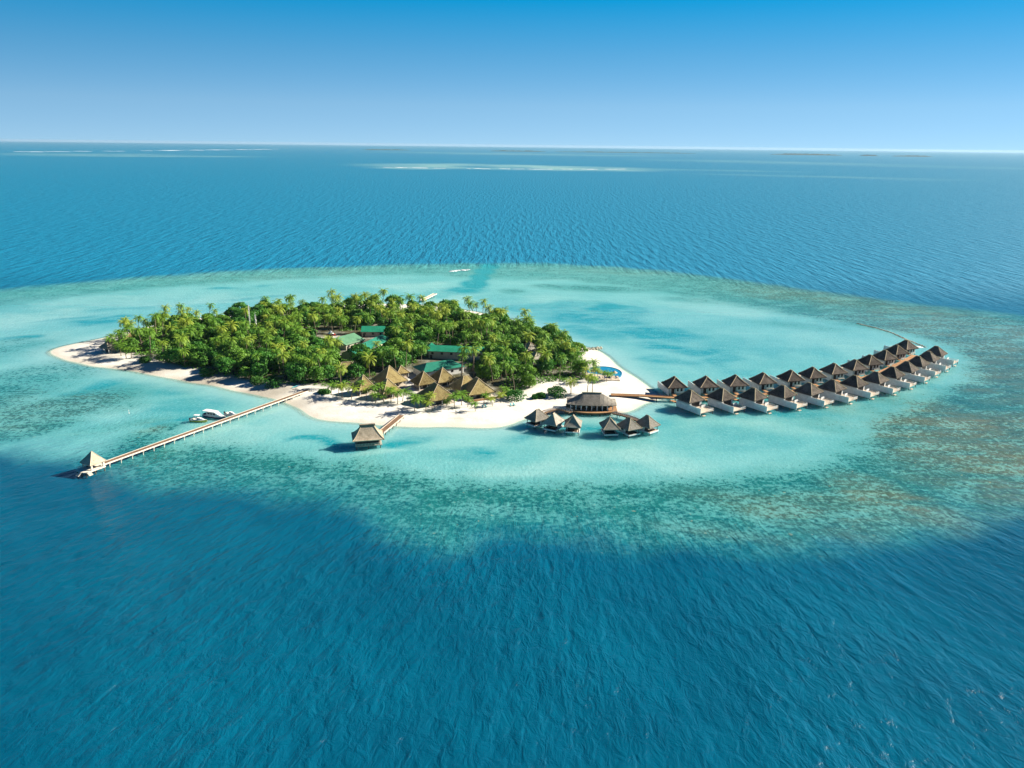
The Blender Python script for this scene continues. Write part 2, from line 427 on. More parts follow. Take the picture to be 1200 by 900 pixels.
# crest coordinates of the waves: they bend round the atoll
cx, cy = 20.0, 470.0
th = np.arctan2(Q[:, 0] - cx, -(Q[:, 1] - cy))
rr = np.hypot(Q[:, 0] - cx, Q[:, 1] - cy)
nx, ny = len(GX), len(GY)
idx = np.arange(nx * ny).reshape(ny, nx)
faces = np.stack([idx[:-1, :-1].ravel(), idx[:-1, 1:].ravel(), idx[1:, 1:].ravel(), idx[1:, :-1].ravel()], 1)
me = bpy.data.meshes.new('sea')
me.vertices.add(len(Q)); me.vertices.foreach_set('co', np.column_stack([Q, np.zeros(len(Q))]).ravel())
me.loops.add(faces.size); me.loops.foreach_set('vertex_index', faces.ravel().astype(np.int32))
me.polygons.add(len(faces)); me.polygons.foreach_set('loop_start', np.arange(0, faces.size, 4, dtype=np.int32))
me.update(calc_edges=True)
for k, v in A.items():
    a = me.attributes.new(k, 'FLOAT', 'POINT'); a.data.foreach_set('value', v.astype(np.float32))
a = me.attributes.new('crest', 'FLOAT_VECTOR', 'POINT')
a.data.foreach_set('vector', np.column_stack([th * 260.0, rr, np.zeros(len(Q))]).astype(np.float32).ravel())
a = me.attributes.new('open', 'FLOAT', 'POINT'); a.data.foreach_set('value', (smooth(380, 560, Q[:, 1])).astype(np.float32))
sea = bpy.data.objects.new('sea', me); C.objects.link(sea)
tag(sea, 'blue sea and turquoise lagoon over the reef', kind='structure')

k = NT('sea_water')
P = k.pos()
reef, coral, hollow, pale, shore, warm, far = [k.attr(n) for n in ('reef', 'coral', 'hollow', 'pale', 'shore', 'warm', 'far')]
n_big = k.noise(P, 1 / 60, 5, 0.6)
n_mid = k.noise(k.mapv(P, (1.0, 1.6, 1)), 1 / 11, 4, 0.62)
n_sml = k.noise(P, 1 / 2.4, 4, 0.72)
n_str = k.noise(k.mapv(P, (0.35, 1.4, 1), rot=(0, 0, 0.25)), 1 / 14, 5, 0.62, 0.4)
# lagoon over sand
lag = k.mix(k.rng(n_big, 0.32, 0.68), (0.165, 0.442, 0.439), (0.108, 0.381, 0.382))
lag = k.mix(k.math('MULTIPLY', k.rng(n_str, 0.45, 0.75), 0.30), lag, (0.235, 0.493, 0.473))
lag = k.mix(k.math('MULTIPLY', pale, k.rng(n_str, 0.2, 0.7, 0.45, 1.0)), lag, (0.290, 0.538, 0.507))
hol = k.math('MULTIPLY', hollow, k.rng(k.math('ADD', n_mid, n_str), 0.7, 1.2, 0.35, 1.1), clamp=True)
lag = k.mix(hol, lag, (0.010, 0.263, 0.302))
lag = k.mix(k.rng(shore, 24.0, 1.0, 0.0, 0.85), lag, (0.290, 0.532, 0.519))
lag = k.mix(k.math('MULTIPLY', k.rng(k.noise(P, 1 / 1.3, 3, 0.7), 0.5, 0.72), 0.38), lag, (0.310, 0.594, 0.570))  # lighter grain: sun caustics and sand ripples painted into the lagoon colour
lag = k.mix(k.math('MULTIPLY', k.rng(n_sml, 0.50, 0.36), 0.22), lag, (0.070, 0.325, 0.342))
# coral
coral = k.math('MULTIPLY', coral, k.rng(k.noise(k.mapv(P, (1, 1.5, 1)), 1 / 19.0, 5, 0.65, 0.6), 0.34, 0.60, 0.74, 1.12))
n_cor = k.noise(P, 1 / 2.2, 5, 0.80)
sp = k.math('ADD', k.math('MULTIPLY', n_cor, 0.86), k.math('MULTIPLY', n_mid, 0.14))
thr = k.math('SUBTRACT', 0.665, k.math('MULTIPLY', coral, 0.225))
spot = k.rng(k.math('SUBTRACT', sp, thr), -0.045, 0.05)
spot = k.math('MULTIPLY', spot, k.rng(coral, 0.02, 0.25))
cc = k.mix(k.rng(n_mid, 0.35, 0.68), (0.005, 0.098, 0.102), (0.012, 0.150, 0.140))
wc = k.mix(k.rng(n_mid, 0.35, 0.68), (0.062, 0.105, 0.062), (0.125, 0.140, 0.078))
wf = k.math('MULTIPLY', warm, k.rng(n_str, 0.3, 0.65, 0.35, 1.0))
cc = k.mix(wf, cc, wc)
gap = k.mix(k.math('MULTIPLY', coral, 0.95, clamp=True), lag, k.mix(wf, (0.036, 0.240, 0.218), (0.175, 0.320, 0.225)))
col = k.mix(spot, gap, cc)
fl = k.noise(P, 1 / 2.3, 2, 0.5)
col = k.mix(k.math('MULTIPLY', k.rng(fl, 0.70, 0.76), k.math('MULTIPLY', coral, 0.8, clamp=True)), col, (0.33, 0.36, 0.20))
# deep water outside the reef
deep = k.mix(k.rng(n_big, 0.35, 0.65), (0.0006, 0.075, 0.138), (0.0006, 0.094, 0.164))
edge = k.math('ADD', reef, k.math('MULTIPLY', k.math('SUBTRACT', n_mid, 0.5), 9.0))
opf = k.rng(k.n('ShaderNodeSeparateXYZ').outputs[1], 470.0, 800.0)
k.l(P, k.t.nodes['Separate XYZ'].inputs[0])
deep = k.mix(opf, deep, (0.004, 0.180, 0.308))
col = k.mix(k.rng(edge, 34.0, 2.0, 0.0, 0.35), col, (0.010, 0.165, 0.235))
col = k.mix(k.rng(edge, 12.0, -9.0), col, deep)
fst = k.noise(k.mapv(P, (0.0035, 0.0035, 1)), 1.0, 4, 0.6)
col = k.mix(k.math('MULTIPLY', far, k.rng(fst, 0.3, 0.6, 0.4, 1.0), clamp=True), col, (0.22, 0.42, 0.42))
# waves
cv = k.vattr('crest'); opn = k.attr('open')
wA = k.noise(k.mapv(cv, (1 / 2.0, 1 / 5.2, 1)), 1.0, 5, 0.62, 0.5)
wB = k.noise(k.mapv(cv, (1 / 6.0, 1 / 17.0, 1)), 1.0, 2, 0.5, 0.4)
wS = k.noise(k.mapv(cv, (1 / 14.0, 1 / 40.0, 1)), 1.0, 2, 0.5, 0.3)
wM = k.rng(k.noise(P, 1 / 55.0, 3, 0.55), 0.32, 0.68, 0.75, 1.2)
wC = k.noise(k.mapv(P, (1 / 9.0, 1 / 5.0, 1), rot=(0, 0, 0.5)), 1.0, 6, 0.62, 0.3)
wD = k.noise(k.mapv(P, (1 / 45.0, 1 / 30.0, 1), rot=(0, 0, 0.4)), 1.0, 4, 0.6, 0.2)
ridge = lambda v: k.math('SUBTRACT', 1.0, k.math('SQRT', k.math('ADD', k.math('POWER', k.math('SUBTRACT', k.math('MULTIPLY', v, 2.0), 1.0), 2.0), 0.004)))
hn = k.math('MULTIPLY', k.math('ADD', k.math('ADD', k.math('MULTIPLY', wA, 0.80), k.math('MULTIPLY', wB, 1.0)), k.math('MULTIPLY', wS, 0.7)), wM)
wE = k.noise(k.mapv(P, (1 / 7.0, 1 / 45.0, 1), rot=(0, 0, 0.12)), 1.0, 3, 0.6, 0.2)
hf = k.math('ADD', k.math('MULTIPLY', wC, 1.2), k.math('ADD', k.math('MULTIPLY', wD, 1.5), k.math('MULTIPLY', wE, k.math('MULTIPLY', opf, 3.5))))
hm = k.n('ShaderNodeMix', data_type='FLOAT'); k.l(opn, hm.inputs[0]); k.l(hn, hm.inputs[2]); k.l(hf, hm.inputs[3])
wL = k.math('ADD', k.math('MULTIPLY', k.noise(k.mapv(P, (1 / 1.4, 1 / 2.4, 1), rot=(0, 0, 0.5)), 1.0, 3, 0.6), 0.55), k.math('MULTIPLY', k.noise(P, 1 / 6.0, 2), 0.5))
hx = k.n('ShaderNodeMix', data_type='FLOAT'); k.l(k.rng(reef, 0.0, 60.0), hx.inputs[0]); k.l(hm.outputs[0], hx.inputs[2]); k.l(wL, hx.inputs[3])
calm = k.rng(reef, -20.0, 40.0, 1.0, 0.75)
calm = k.math('MULTIPLY', calm, k.rng(shore, 0.0, 60.0, 0.25, 1.0))
nrm = k.bump(hx.outputs[0], calm, 0.9)
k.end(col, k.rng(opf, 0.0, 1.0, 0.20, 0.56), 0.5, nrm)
k.b.inputs['IOR'].default_value = 1.33
k.b.subsurface_method = 'BURLEY'
k.put(k.b.inputs['Subsurface Weight'], k.rng(reef, 25.0, 70.0, 0.0, 0.9))
k.b.inputs['Subsurface Radius'].default_value = (0.5, 1.0, 1.0); k.b.inputs['Subsurface Scale'].default_value = 9.0
tr = k.n('ShaderNodeBsdfTransparent'); tr.inputs[0].default_value = (0.80, 0.97, 0.96, 1)
mx = k.n('ShaderNodeMixShader')
k.l(k.rng(shore, -0.5, 4.0), mx.inputs[0]); k.l(tr.outputs[0], mx.inputs[1]); k.l(k.b.outputs[0], mx.inputs[2])
k.l(mx.outputs[0], k.out.inputs['Surface'])
me.materials.append(k.mat)

# sand of the island: a low beach with a rise towards the wood
bx0, by0 = SAND.min(0) - 16; bx1, by1 = SAND.max(0) + 16
gx, gy = np.arange(bx0, bx1, 2.5), np.arange(by0, by1, 2.5)
XX, YY = np.meshgrid(gx, gy); q = np.stack([XX.ravel(), YY.ravel()], 1)
sd = sdf(q, SAND) + (vnoise(q[:, 0], q[:, 1], 14, 3) - .5) * 2.0
wd = sdf(q, WOOD)
def beach_z(sd):
    return np.where(sd > 0, np.minimum(1.5, sd * 0.11), sd * 0.11)
z = beach_z(sd) + smooth(3, 12, sd) * (vnoise(q[:, 0], q[:, 1], 9, 8) - .5) * 0.35
keep = sd > -15
nx, ny = len(gx), len(gy); idx = np.arange(nx * ny).reshape(ny, nx)
f = np.stack([idx[:-1, :-1].ravel(), idx[:-1, 1:].ravel(), idx[1:, 1:].ravel(), idx[1:, :-1].ravel()], 1)
f = f[keep[f].all(1)]
me = bpy.data.meshes.new('sand_island')
me.from_pydata(np.column_stack([q, z]).tolist(), [], f.tolist())
bm_used = np.zeros(len(q), bool); bm_used[f.ravel()] = True
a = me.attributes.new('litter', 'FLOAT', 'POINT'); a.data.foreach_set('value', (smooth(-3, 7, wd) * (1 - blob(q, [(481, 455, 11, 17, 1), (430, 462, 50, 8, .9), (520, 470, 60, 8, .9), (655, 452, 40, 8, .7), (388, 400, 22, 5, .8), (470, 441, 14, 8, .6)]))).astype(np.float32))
a = me.attributes.new('grey_sand', 'FLOAT', 'POINT'); a.data.foreach_set('value', blob(q, [(180, 432, 90, 9, .8), (250, 446, 70, 9, 1.0), (310, 461, 50, 9, .9), (350, 474, 30, 6, .5), (120, 420, 40, 5, .4)]).astype(np.float32))  # stretch of greyer, darker sand along the left front beach
a = me.attributes.new('inland', 'FLOAT', 'POINT'); a.data.foreach_set('value', sd.astype(np.float32))
me.polygons.foreach_set('use_smooth', [True] * len(f)); me.update()
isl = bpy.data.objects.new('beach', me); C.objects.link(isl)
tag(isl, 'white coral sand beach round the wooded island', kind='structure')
k = NT('coral_sand'); P = k.pos()
a_ = k.noise(P, 1 / 7, 5, 0.62); b_ = k.noise(P, 1 / 1.4, 4, 0.7); c_ = k.noise(k.mapv(P, (0.5, 1.4, 1)), 1 / 9, 4, 0.6)
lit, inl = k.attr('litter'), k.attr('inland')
c = k.mix(k.rng(a_, 0.35, 0.68), (0.72, 0.67, 0.58), (0.80, 0.765, 0.69))
c = k.mix(k.math('MULTIPLY', k.rng(b_, 0.52, 0.75), 0.35), c, (0.50, 0.43, 0.33))
c = k.mix(k.math('MULTIPLY', k.rng(inl, 5.5, 1.0), 0.45), c, (0.60, 0.52, 0.40))
c = k.mix(k.math('MULTIPLY', k.math('MULTIPLY', k.rng(c_, 0.56, 0.70), k.rng(inl, 5.0, 9.0)), k.rng(inl, 30.0, 14.0, 0.0, 0.35)), c, (0.36, 0.30, 0.22))
c = k.mix(k.math('MULTIPLY', k.attr('grey_sand'), k.rng(a_, 0.2, 0.7, 0.6, 1.0)), c, (0.40, 0.355, 0.28))
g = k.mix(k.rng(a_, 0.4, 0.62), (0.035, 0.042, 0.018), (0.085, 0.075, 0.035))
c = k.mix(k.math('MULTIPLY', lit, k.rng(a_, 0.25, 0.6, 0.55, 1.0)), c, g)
k.end(c, 0.95, 0.1, k.bump(k.math('ADD', b_, c_), 0.5, 0.3))
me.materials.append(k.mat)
def ground(x, y):
    s = float(sdf(np.array([[x, y]]), SAND)[0]); return float(beach_z(np.array([s]))[0])

# ------------------------------------------------------------------ building pieces
def hip_roof(mb, w, l, z0, h, rl=0.0, th=0.35, sag=0.06, rx=False, mi=0, M=None, n=5, oy=0.0, ox=0.0, flare=0.0):
    """hip roof w wide (x), l long (y); ridge of length rl along y (or x when rx); closed below"""
    rings = []
    for i in range(n + 1):
        t = i / n
        zz = z0 + h * (t - sag * 4 * t * (1 - t)) if not flare else z0 + h * t ** (1 + flare)
        ex = (0.05 if not rx else rl / 2 + 0.05) * t + w / 2 * (1 - t)
        ey = (0.05 if rx else rl / 2 + 0.05) * t + l / 2 * (1 - t)
        rings.append([(ox - ex, oy - ey, zz), (ox + ex, oy - ey, zz), (ox + ex, oy + ey, zz), (ox - ex, oy + ey, zz)])
    low = [(x, y, z0 - th) for x, y, _ in [(ox - w / 2 + .15, oy - l / 2 + .15, 0), (ox + w / 2 - .15, oy - l / 2 + .15, 0), (ox + w / 2 - .15, oy + l / 2 - .15, 0), (ox - w / 2 + .15, oy + l / 2 - .15, 0)]]
    return mb.loft([low] + rings, mi, True, M)
def ridge_caps(mb, w, l, z0, h, rl=0.0, sag=0.06, rx=False, r=0.22, n=5, flare=0.0, oy=0.0):
    """rolls of thatch along the four hips and the ridge, set proud of the roof"""
    for a in (-1, 1):
        for b in (-1, 1):
            pts = []
            for i in range(n + 1):
                t = i / n
                zz = z0 + h * (t - sag * 4 * t * (1 - t)) if not flare else z0 + h * t ** (1 + flare)
                ex = (0.05 if not rx else rl / 2 + 0.05) * t + w / 2 * (1 - t)
                ey = (0.05 if rx else rl / 2 + 0.05) * t + l / 2 * (1 - t)
                pts.append((a * ex, oy + b * ey, zz + 0.06))
            mb.tube(pts, r, 5)
    if rl > 0.3:
        e = rl / 2 + 0.1
        mb.tube([(-e, oy, z0 + h + .08), (e, oy, z0 + h + .08)] if rx else [(0, oy - e, z0 + h + .08), (0, oy + e, z0 + h + .08)], r * 1.25, 5)
    return mb
def part_box(name, parent, mat, *b, label=None):
    o = MB().box(*b).build(name, mat, parent)
    if label: o['label'] = label
    return o
def window(parent, x0, x1, y, z0, z1, axis='y', out=-1, name='window'):
    """frame with its pane as a child; y is the wall face, out the outward direction"""
    f = MB(); t = 0.12; d = 0.07 * out
    def bx(a, b, c, e, off0, off1):
        lo, hi = sorted((y + off0, y + off1))
        f.box(a, b, lo, hi, c, e) if axis == 'y' else f.box(lo, hi, a, b, c, e)
    bx(x0, x1, z0, z0 + t, 0.004 * out, d); bx(x0, x1, z1 - t, z1, 0.004 * out, d)
    bx(x0, x0 + t, z0 + t, z1 - t, 0.004 * out, d); bx(x1 - t, x1, z0 + t, z1 - t, 0.004 * out, d)
    fo = f.build(name, M_DWOOD, parent)
    g = MB(); lo, hi = sorted((y + 0.003 * out, y + 0.035 * out))
    (g.box(x0 + t, x1 - t, lo, hi, z0 + t, z1 - t) if axis == 'y' else g.box(lo, hi, x0 + t, x1 - t, z0 + t, z1 - t))
    g.build('pane', M_DARK, fo)
    return fo
def railing(mb, path, z, h=1.0, gap=1.1, r=0.05, mi=0):
    P = np.asarray(path, float)
    for i in range(len(P) - 1):
        a, b = P[i], P[i + 1]; L = np.hypot(*(b - a)); n = max(1, int(round(L / gap)))
        for kk in range(n + (i == len(P) - 2)):
            c = a + (b - a) * kk / n
            mb.box(c[0] - r, c[0] + r, c[1] - r, c[1] + r, z, z + h)
        for zz in (z + h, z + h * 0.55):
            mb.tube([(a[0], a[1], zz), (b[0], b[1], zz)], r * 1.1, 4)
    return mb

# ------------------------------------------------------------------ water villas
def villa_proto(front):
    """front: the row that turns its sun deck to the open lagoon before the camera; else the row that turns it away and shows its entrance"""
    root = thing('water_villa', None, 'villa', group='thatched water villas along the boardwalk')
    s = -1 if front else 1                       # side of the sun deck along local y
    ys = sorted((s * 4.6, s * 12.4))
    part_box('floor_platform', root, M_DECK, -4.5, 4.5, -4.6, 4.6, 1.75, 2.0)
    part_box('sun_deck', root, M_DECK, -4.3, 4.5, ys[0], ys[1], 1.72, 1.96)
    wl = MB().box(-4.1, 4.1, -4.2, 4.2, 2.0, 5.15).build('wall', M_WHITE, root)
    e = sorted((s * 12.4, -s * 4.4))
    part_box('privacy_wall', root, M_WHITE, -4.72, -4.52, e[0], e[1], 0.95, 4.0)
    rm = hip_roof(MB(), 10.9, 10.9, 5.1, 4.3, 1.9, sag=0.05).build('roof', M_TVILLA, root)
    ridge_caps(MB(), 10.9, 10.9, 5.1, 4.3, 1.9, sag=0.05, r=0.21).build('ridge_cap', M_RIDGE, rm)
    # deck side: glazed doors under the eave, low rails, a canopy over the terrace
    yf = s * 4.2
    dr = MB().box(-2.6, 2.6, *sorted((yf + s * 0.004, yf + s * 0.09)), 2.02, 4.5).build('door', M_DARK, root)
    m = MB()
    for x in (-2.68, -0.06, 2.56): m.box(x, x + 0.12, *sorted((yf + s * 0.004, yf + s * 0.13)), 2.01, 4.6)
    m.box(-2.68, 2.68, *sorted((yf + s * 0.004, yf + s * 0.13)), 4.6, 4.72); m.build('door_frame', M_DWOOD, dr)
    r_ = MB(); railing(r_, [(4.45, s * 4.8), (4.45, s * 12.3)], 1.96, 0.95, 0.75, 0.045); railing(r_, [(4.45, s * 12.3), (0.6, s * 12.3)], 1.96, 0.95, 0.75, 0.045)
    r_.build('railing', M_WHITE, root)
    part_box('terrace_screen', root, M_WHITE, 1.6, 4.4, *sorted((s * 6.6, s * 6.75)), 1.97, 3.3)
    part_box('bathing_steps', root, M_DECK, -3.6, -1.6, *sorted((s * 12.4, s * 13.3)), 0.35, 0.6)
    # entrance side
    ye = -s * 4.2
    window(root, -0.2, 0.9, ye, 2.9, 4.4, out=-s); window(root, 1.9, 3.0, ye, 2.9, 4.4, out=-s)
    ed = part_box('entrance_door', root, M_DARK, -3.2, -1.5, *sorted((ye - s * 0.004, ye - s * 0.1)), 2.02, 4.5)
    m = MB().box(-3.35, -1.35, *sorted((ye - s * 0.003, ye - s * 1.3)), 4.52, 4.66).box(-3.35, -3.22, *sorted((ye - s * 1.15, ye - s * 1.3)), 2.0, 4.52).box(-1.5, -1.37, *sorted((ye - s * 1.15, ye - s * 1.3)), 2.0, 4.52)
    m.build('porch', M_DWOOD, ed)
    part_box('footbridge', root, M_WALK, -3.4, -1.4, *sorted((-s * 4.61, -s * 10.4)), 1.74, 1.97)
    window(root, -1.6, 1.6, 4.1, 2.9, 4.4, axis='x', out=1)
    for x in (-4.2, 4.2):
        for y in (-s * 4.2, 0.2, s * 4.5, s * 8.3, s * 12.0):
            MB().cyl(x, y, -2.0, 1.74, 0.16, n=6).build('stilt', M_PILE, root)
    return root
LOW = [(809, 457), (846, 455), (883, 454.7), (917.5, 451.7), (948.5, 448.7), (976, 445), (1001.7, 440), (1026.7, 435.8), (1046, 430), (1063, 423.7), (1076, 417.5), (1088, 411.7), (1097.5, 405.8)]
UPP = [(791, 441.5), (828, 441), (862.5, 439.5), (895, 437), (927.5, 434), (953, 430.5), (978, 426), (1002.5, 421.7), (1020, 416), (1037.5, 410.5), (1051, 404.3), (1062.5, 398.7)]
ORD = ['first', 'second', 'third', 'fourth', 'fifth', 'sixth', 'seventh', 'eighth', 'ninth', 'tenth', 'eleventh', 'twelfth', 'thirteenth']
vf = villa_proto(True)
lowc = []
for i, p in enumerate(LOW):
    t = i / (len(LOW) - 1); a = R(33 + 13 * t); c = at(*p, 9.4); c.z = 0
    lab = f'white walled water villa with deck towards the camera, {ORD[i]} of its row from the beach'
    if i == 0: lab = 'front row water villa nearest the beach, where the boardwalk from the sand arrives'
    if i == 12: lab = 'outermost front row water villa at the far seaward end of the boardwalk'
    o = vf if i == 0 else dup(vf, c, a, lab)
    o.location = c; o.scale = (.95, .95, 1); o.rotation_euler.z = a + R(random.uniform(-1.8, 1.8)); o["label"] = lab
    lowc.append((c, a))
vb = villa_proto(False)
uppc = []
for i, p in enumerate(UPP):
    t = i / (len(UPP) - 1); a = R(9 + 17 * t); c = at(*p, 9.4); c.z = 0
    lab = f'water villa of the back row showing its entrance, {ORD[i]} from the beach'
    if i == 0: lab = 'back row water villa closest to the sand, left of the whole double row'
    if i == 11: lab = 'last back row water villa, topmost in the picture at the reef end'
    o = vb if i == 0 else dup(vb, c, a, lab)
    o.location = c; o.scale = (.95, .95, 1); o.rotation_euler.z = a + R(random.uniform(-1.8, 1.8)); o["label"] = lab
    uppc.append((c, a))
# the boardwalk between the rows
jp = [np.array(at(716, 462.5, 2.0)[:2]), np.array(at(752, 463.5, 2.0)[:2])]
for i, (c, a) in enumerate(lowc):
    q = np.array([c.x - sin(a) * 10.8, c.y + cos(a) * 10.8])
    jp.append(q)
jp = np.array(jp); jp[2:-1] = (jp[1:-2] + 2 * jp[2:-1] + jp[3:]) / 4
jetty_path = dense(jp, False, 6)
def boardwalk(name, label, cat, path, w, z, mat, kerb, pile_gap=7.0, pile_mat=None, rail=None, kw=0.22, kh=0.22, bent=False, zb=-2.0):
    root = thing(name, label, cat, (path[0][0], path[0][1], 0))
    P = np.asarray(path, float) - np.asarray(path[0], float)
    d = MB().ribbon(P, w, z - 0.2, z).build('decking', mat, root)
    for s_ in (-1, 1):
        MB().ribbon(P, kw, z - 0.34, z + kh, off=s_ * (w / 2 + kw / 2 + 0.003)).build('edge_beam', kerb, root)
    seg = np.hypot(*(P[1:] - P[:-1]).T); cum = np.concatenate([[0], np.cumsum(seg)])
    t = pile_gap / 2
    while t < cum[-1]:
        i = min(np.searchsorted(cum, t) - 1, len(P) - 2); f_ = (t - cum[i]) / (seg[i] + 1e-9)
        c = P[i] + (P[i + 1] - P[i]) * f_; dd = (P[i + 1] - P[i]) / (seg[i] + 1e-9); nn = np.array([-dd[1], dd[0]])
        m = MB()
        for s_ in (-1, 1):
            q = c + nn * s_ * (w / 2 + 0.05)
            m.cyl(q[0], q[1], zb, z - 0.35, 0.17, n=6)
        a_ = c + nn * (w / 2 + kw + .25); b_ = c - nn * (w / 2 + kw + .25)
        m.tube([(*a_, z - 0.52), (*b_, z - 0.52)], 0.18, 4)
        m.build('pile_bent', pile_mat or M_PILE, root)
        t += pile_gap
    if rail:
        for s_ in (-1, 1):
            off = s_ * (w / 2 - 0.1); pts = []
            for i in range(len(P)):
                dd = P[min(i + 1, len(P) - 1)] - P[max(i - 1, 0)]; dd = dd / (np.hypot(*dd) + 1e-9)
                pts.append(P[i] + np.array([-dd[1], dd[0]]) * off)
            railing(MB(), pts, z, 1.0, rail, 0.05).build('railing', M_WHITE, root)
    return root
boardwalk('boardwalk', 'long orange timber boardwalk from the beach out between the two villa rows', 'boardwalk', jetty_path, 2.4, 2.0, M_WALK, M_WALK, 9.0)

# ------------------------------------------------------------------ arrival jetty with its pavilion
ja, jb = at(119, 543.5, 2.0), at(362, 456.5, 2.0)
jdir = np.array([jb.x - ja.x, jb.y - ja.y]); jl = np.hypot(*jdir); jdir /= jl
jn = np.array([-jdir[1], jdir[0]])
A0 = np.array([ja.x, ja.y])
npts = 24
boardwalk('jetty', 'long straight jetty of brown boards with pale concrete edges, boats beside it', 'jetty',
          [A0 + jdir * jl * i / npts for i in range(npts + 1)], 2.1, 2.0, M_BROWN, M_CREAM, jl / 23, M_CREAM, kw=0.42, kh=0.06)
jh = math.atan2(jdir[1], jdir[0])
pc = A0 - jdir * 3.2
pav = thing('jetty_pavilion', 'pale pyramid roofed pavilion on the platform at the seaward end of the long jetty', 'pavilion', (pc[0], pc[1], 0), jh)
m = MB()
m.add([(x, y, zz) for zz in (1.55, 2.02) for x, y in [(-8.5, -3.2), (-6.5, -5.2), (4.0, -5.2), (5.4, -1.4), (5.4, 1.4), (4.0, 5.2), (-6.5, 5.2), (-8.5, 3.2)]],
      [tuple(range(8))[::-1], tuple(range(8, 16))] + [(i, (i + 1) % 8, 8 + (i + 1) % 8, 8 + i) for i in range(8)])
m.build('platform', M_CREAM, pav)
for x in (-3.6, 3.6):
    for y in (-3.9, 3.9):
        MB().box(x - .42, x + .42, y - .42, y + .42, 2.02, 5.0).build('column', M_CREAM, pav)
r_ = hip_roof(MB(), 9.8, 9.8, 5.0, 5.9, 0.0, sag=0.02).build('roof', M_TPALE, pav)
ridge_caps(MB(), 9.8, 9.8, 5.0, 5.9, 0.0, sag=0.02, r=0.14).build('ridge_cap', M_TPALE, r_)
for y in (-2.6, 2.6):
    b_ = part_box('bench', pav, M_DWOOD, -2.6, 2.6, y - .3, y + .3, 2.4, 2.5)
    MB().box(-2.4, -2.2, y - .25, y + .25, 2.02, 2.4).box(2.2, 2.4, y - .25, y + .25, 2.02, 2.4).build('bench_leg', M_DWOOD, b_)
m = MB()
for i in range(5): m.box(-8.45 - .5 * (i + 1), -8.45 - .5 * i, -2.2, 0.4, 1.72 - .33 * i, 1.95 - .33 * i)
m.build('landing_steps', M_CREAM, pav)
m = MB()
for i in range(4): m.box(-7.6 + 0.0, -5.2, -5.25 - .5 * (i + 1), -5.25 - .5 * i, 1.7 - .36 * i, 1.93 - .36 * i)
m.build('landing_steps', M_CREAM, pav)
for x in (-7.4, -2.0, 3.6):
    for y in (-4.2, 0.0, 4.2): MB().cyl(x, y, -3.0, 1.54, 0.34, n=8).build('pile', M_PILE, pav)
railing(MB(), [(3.9, 5.0), (-6.3, 5.0)], 2.02, 0.9, 1.7, 0.09).build('railing', M_CREAM, pav)

pav.scale = (0.66, 0.66, 0.70); pav.location.z = 2.0 * 0.30

# ------------------------------------------------------------------ boats
def hull(L, B, D, mi=0, n=9, sheer=0.25):
    rings = []
    for i in range(n + 1):
        t = i / n; w = B / 2 * (1 - max(0, (t - .45) / .55) ** 2.2) * (0.88 + 0.12 * min(1, t * 4)); w = max(w, 0.04)
        x = -L / 2 + L * t; zt = D * (0.62 + sheer * t * t); zk = -0.35 + (0.55 * D * max(0, (t - .75) / .25) ** 2)
        rings.append([(x, -w, zt), (x, -w * .92, zt * .35), (x, -w * .35, zk), (x, w * .35, zk), (x, w * .92, zt * .35), (x, w, zt)])
    return MB().loft(rings, mi, True)
def deck_strip(L, B, D, x0, x1, z, n=6, sheer=.25, inset=.12):
    rings = []
    for i in range(n + 1):
        x = x0 + (x1 - x0) * i / n; t = (x + L / 2) / L
        w = max(0.05, B / 2 * (1 - max(0, (t - .45) / .55) ** 2.2) - inset); zz = z if z is not None else D * (0.62 + sheer * t * t)
        rings.append([(x, -w, zz + .01), (x, w, zz + .01), (x, w, zz + .09), (x, -w, zz + .09)])
    return MB().loft(rings)
def boat_big(loc, rz):
    r = thing('cabin_cruiser', 'large white cabin cruiser with navy hull, biggest of the boats by the jetty', 'boat', loc, rz, 'boats moored beside the jetty')
    L, B, D = 15, 4.2, 2.3
    hull(L, B, D).build('hull', M_BLUE, r)
    MB().loft([[(x, -w, z0), (x, w, z0), (x, w, z0 + .5), (x, -w, z0 + .5)] for x, w, z0 in [(-7.5, 1.9, 1.4), (-2, 2.14, 1.45), (2, 1.95, 1.55), (5, 1.25, 1.75), (7.4, .1, 2.0)]]).build('gunwale', M_WHITE, r)
    cb = MB().loft([[(x, -w, 1.9), (x, w, 1.9), (x, w * .9, z1), (x, -w * .9, z1)] for x, w, z1 in [(-4.6, 1.7, 4.1), (-1, 1.75, 4.25), (1.8, 1.6, 4.0), (3.6, 1.3, 2.9), (5.6, .8, 2.25)]]).build('cabin', M_WHITE, r)
    for y in (-1, 1):
        for x in (-3.6, -1.7, 0.2):
            MB().box(x, x + 1.4, *sorted((y * 1.66, y * 1.80)), 2.7, 3.5).build('window', M_DARK, cb)
    MB().loft([[(x, -w, z), (x, w, z), (x, w, z + .12), (x, -w, z + .12)] for x, w, z in [(-7.3, 1.85, 4.2), (-4, 1.95, 4.32), (1.5, 1.7, 4.3)]]).build('roof', M_WHITE, r)
    m = MB()
    for y in (-1.7, 1.7): m.cyl(-7.0, y, 1.85, 4.2, .06, n=5)
    m.build('canopy_post', M_STEEL, r)
    part_box('stern_seat', r, M_DARK, -7.0, -6.2, -1.5, 1.5, 1.9, 2.5)
    for y in (-.8, .8): MB().box(-8.0, -7.52, y - .28, y + .28, .3, 1.9).build('outboard_motor', M_DARK, r)
    return r
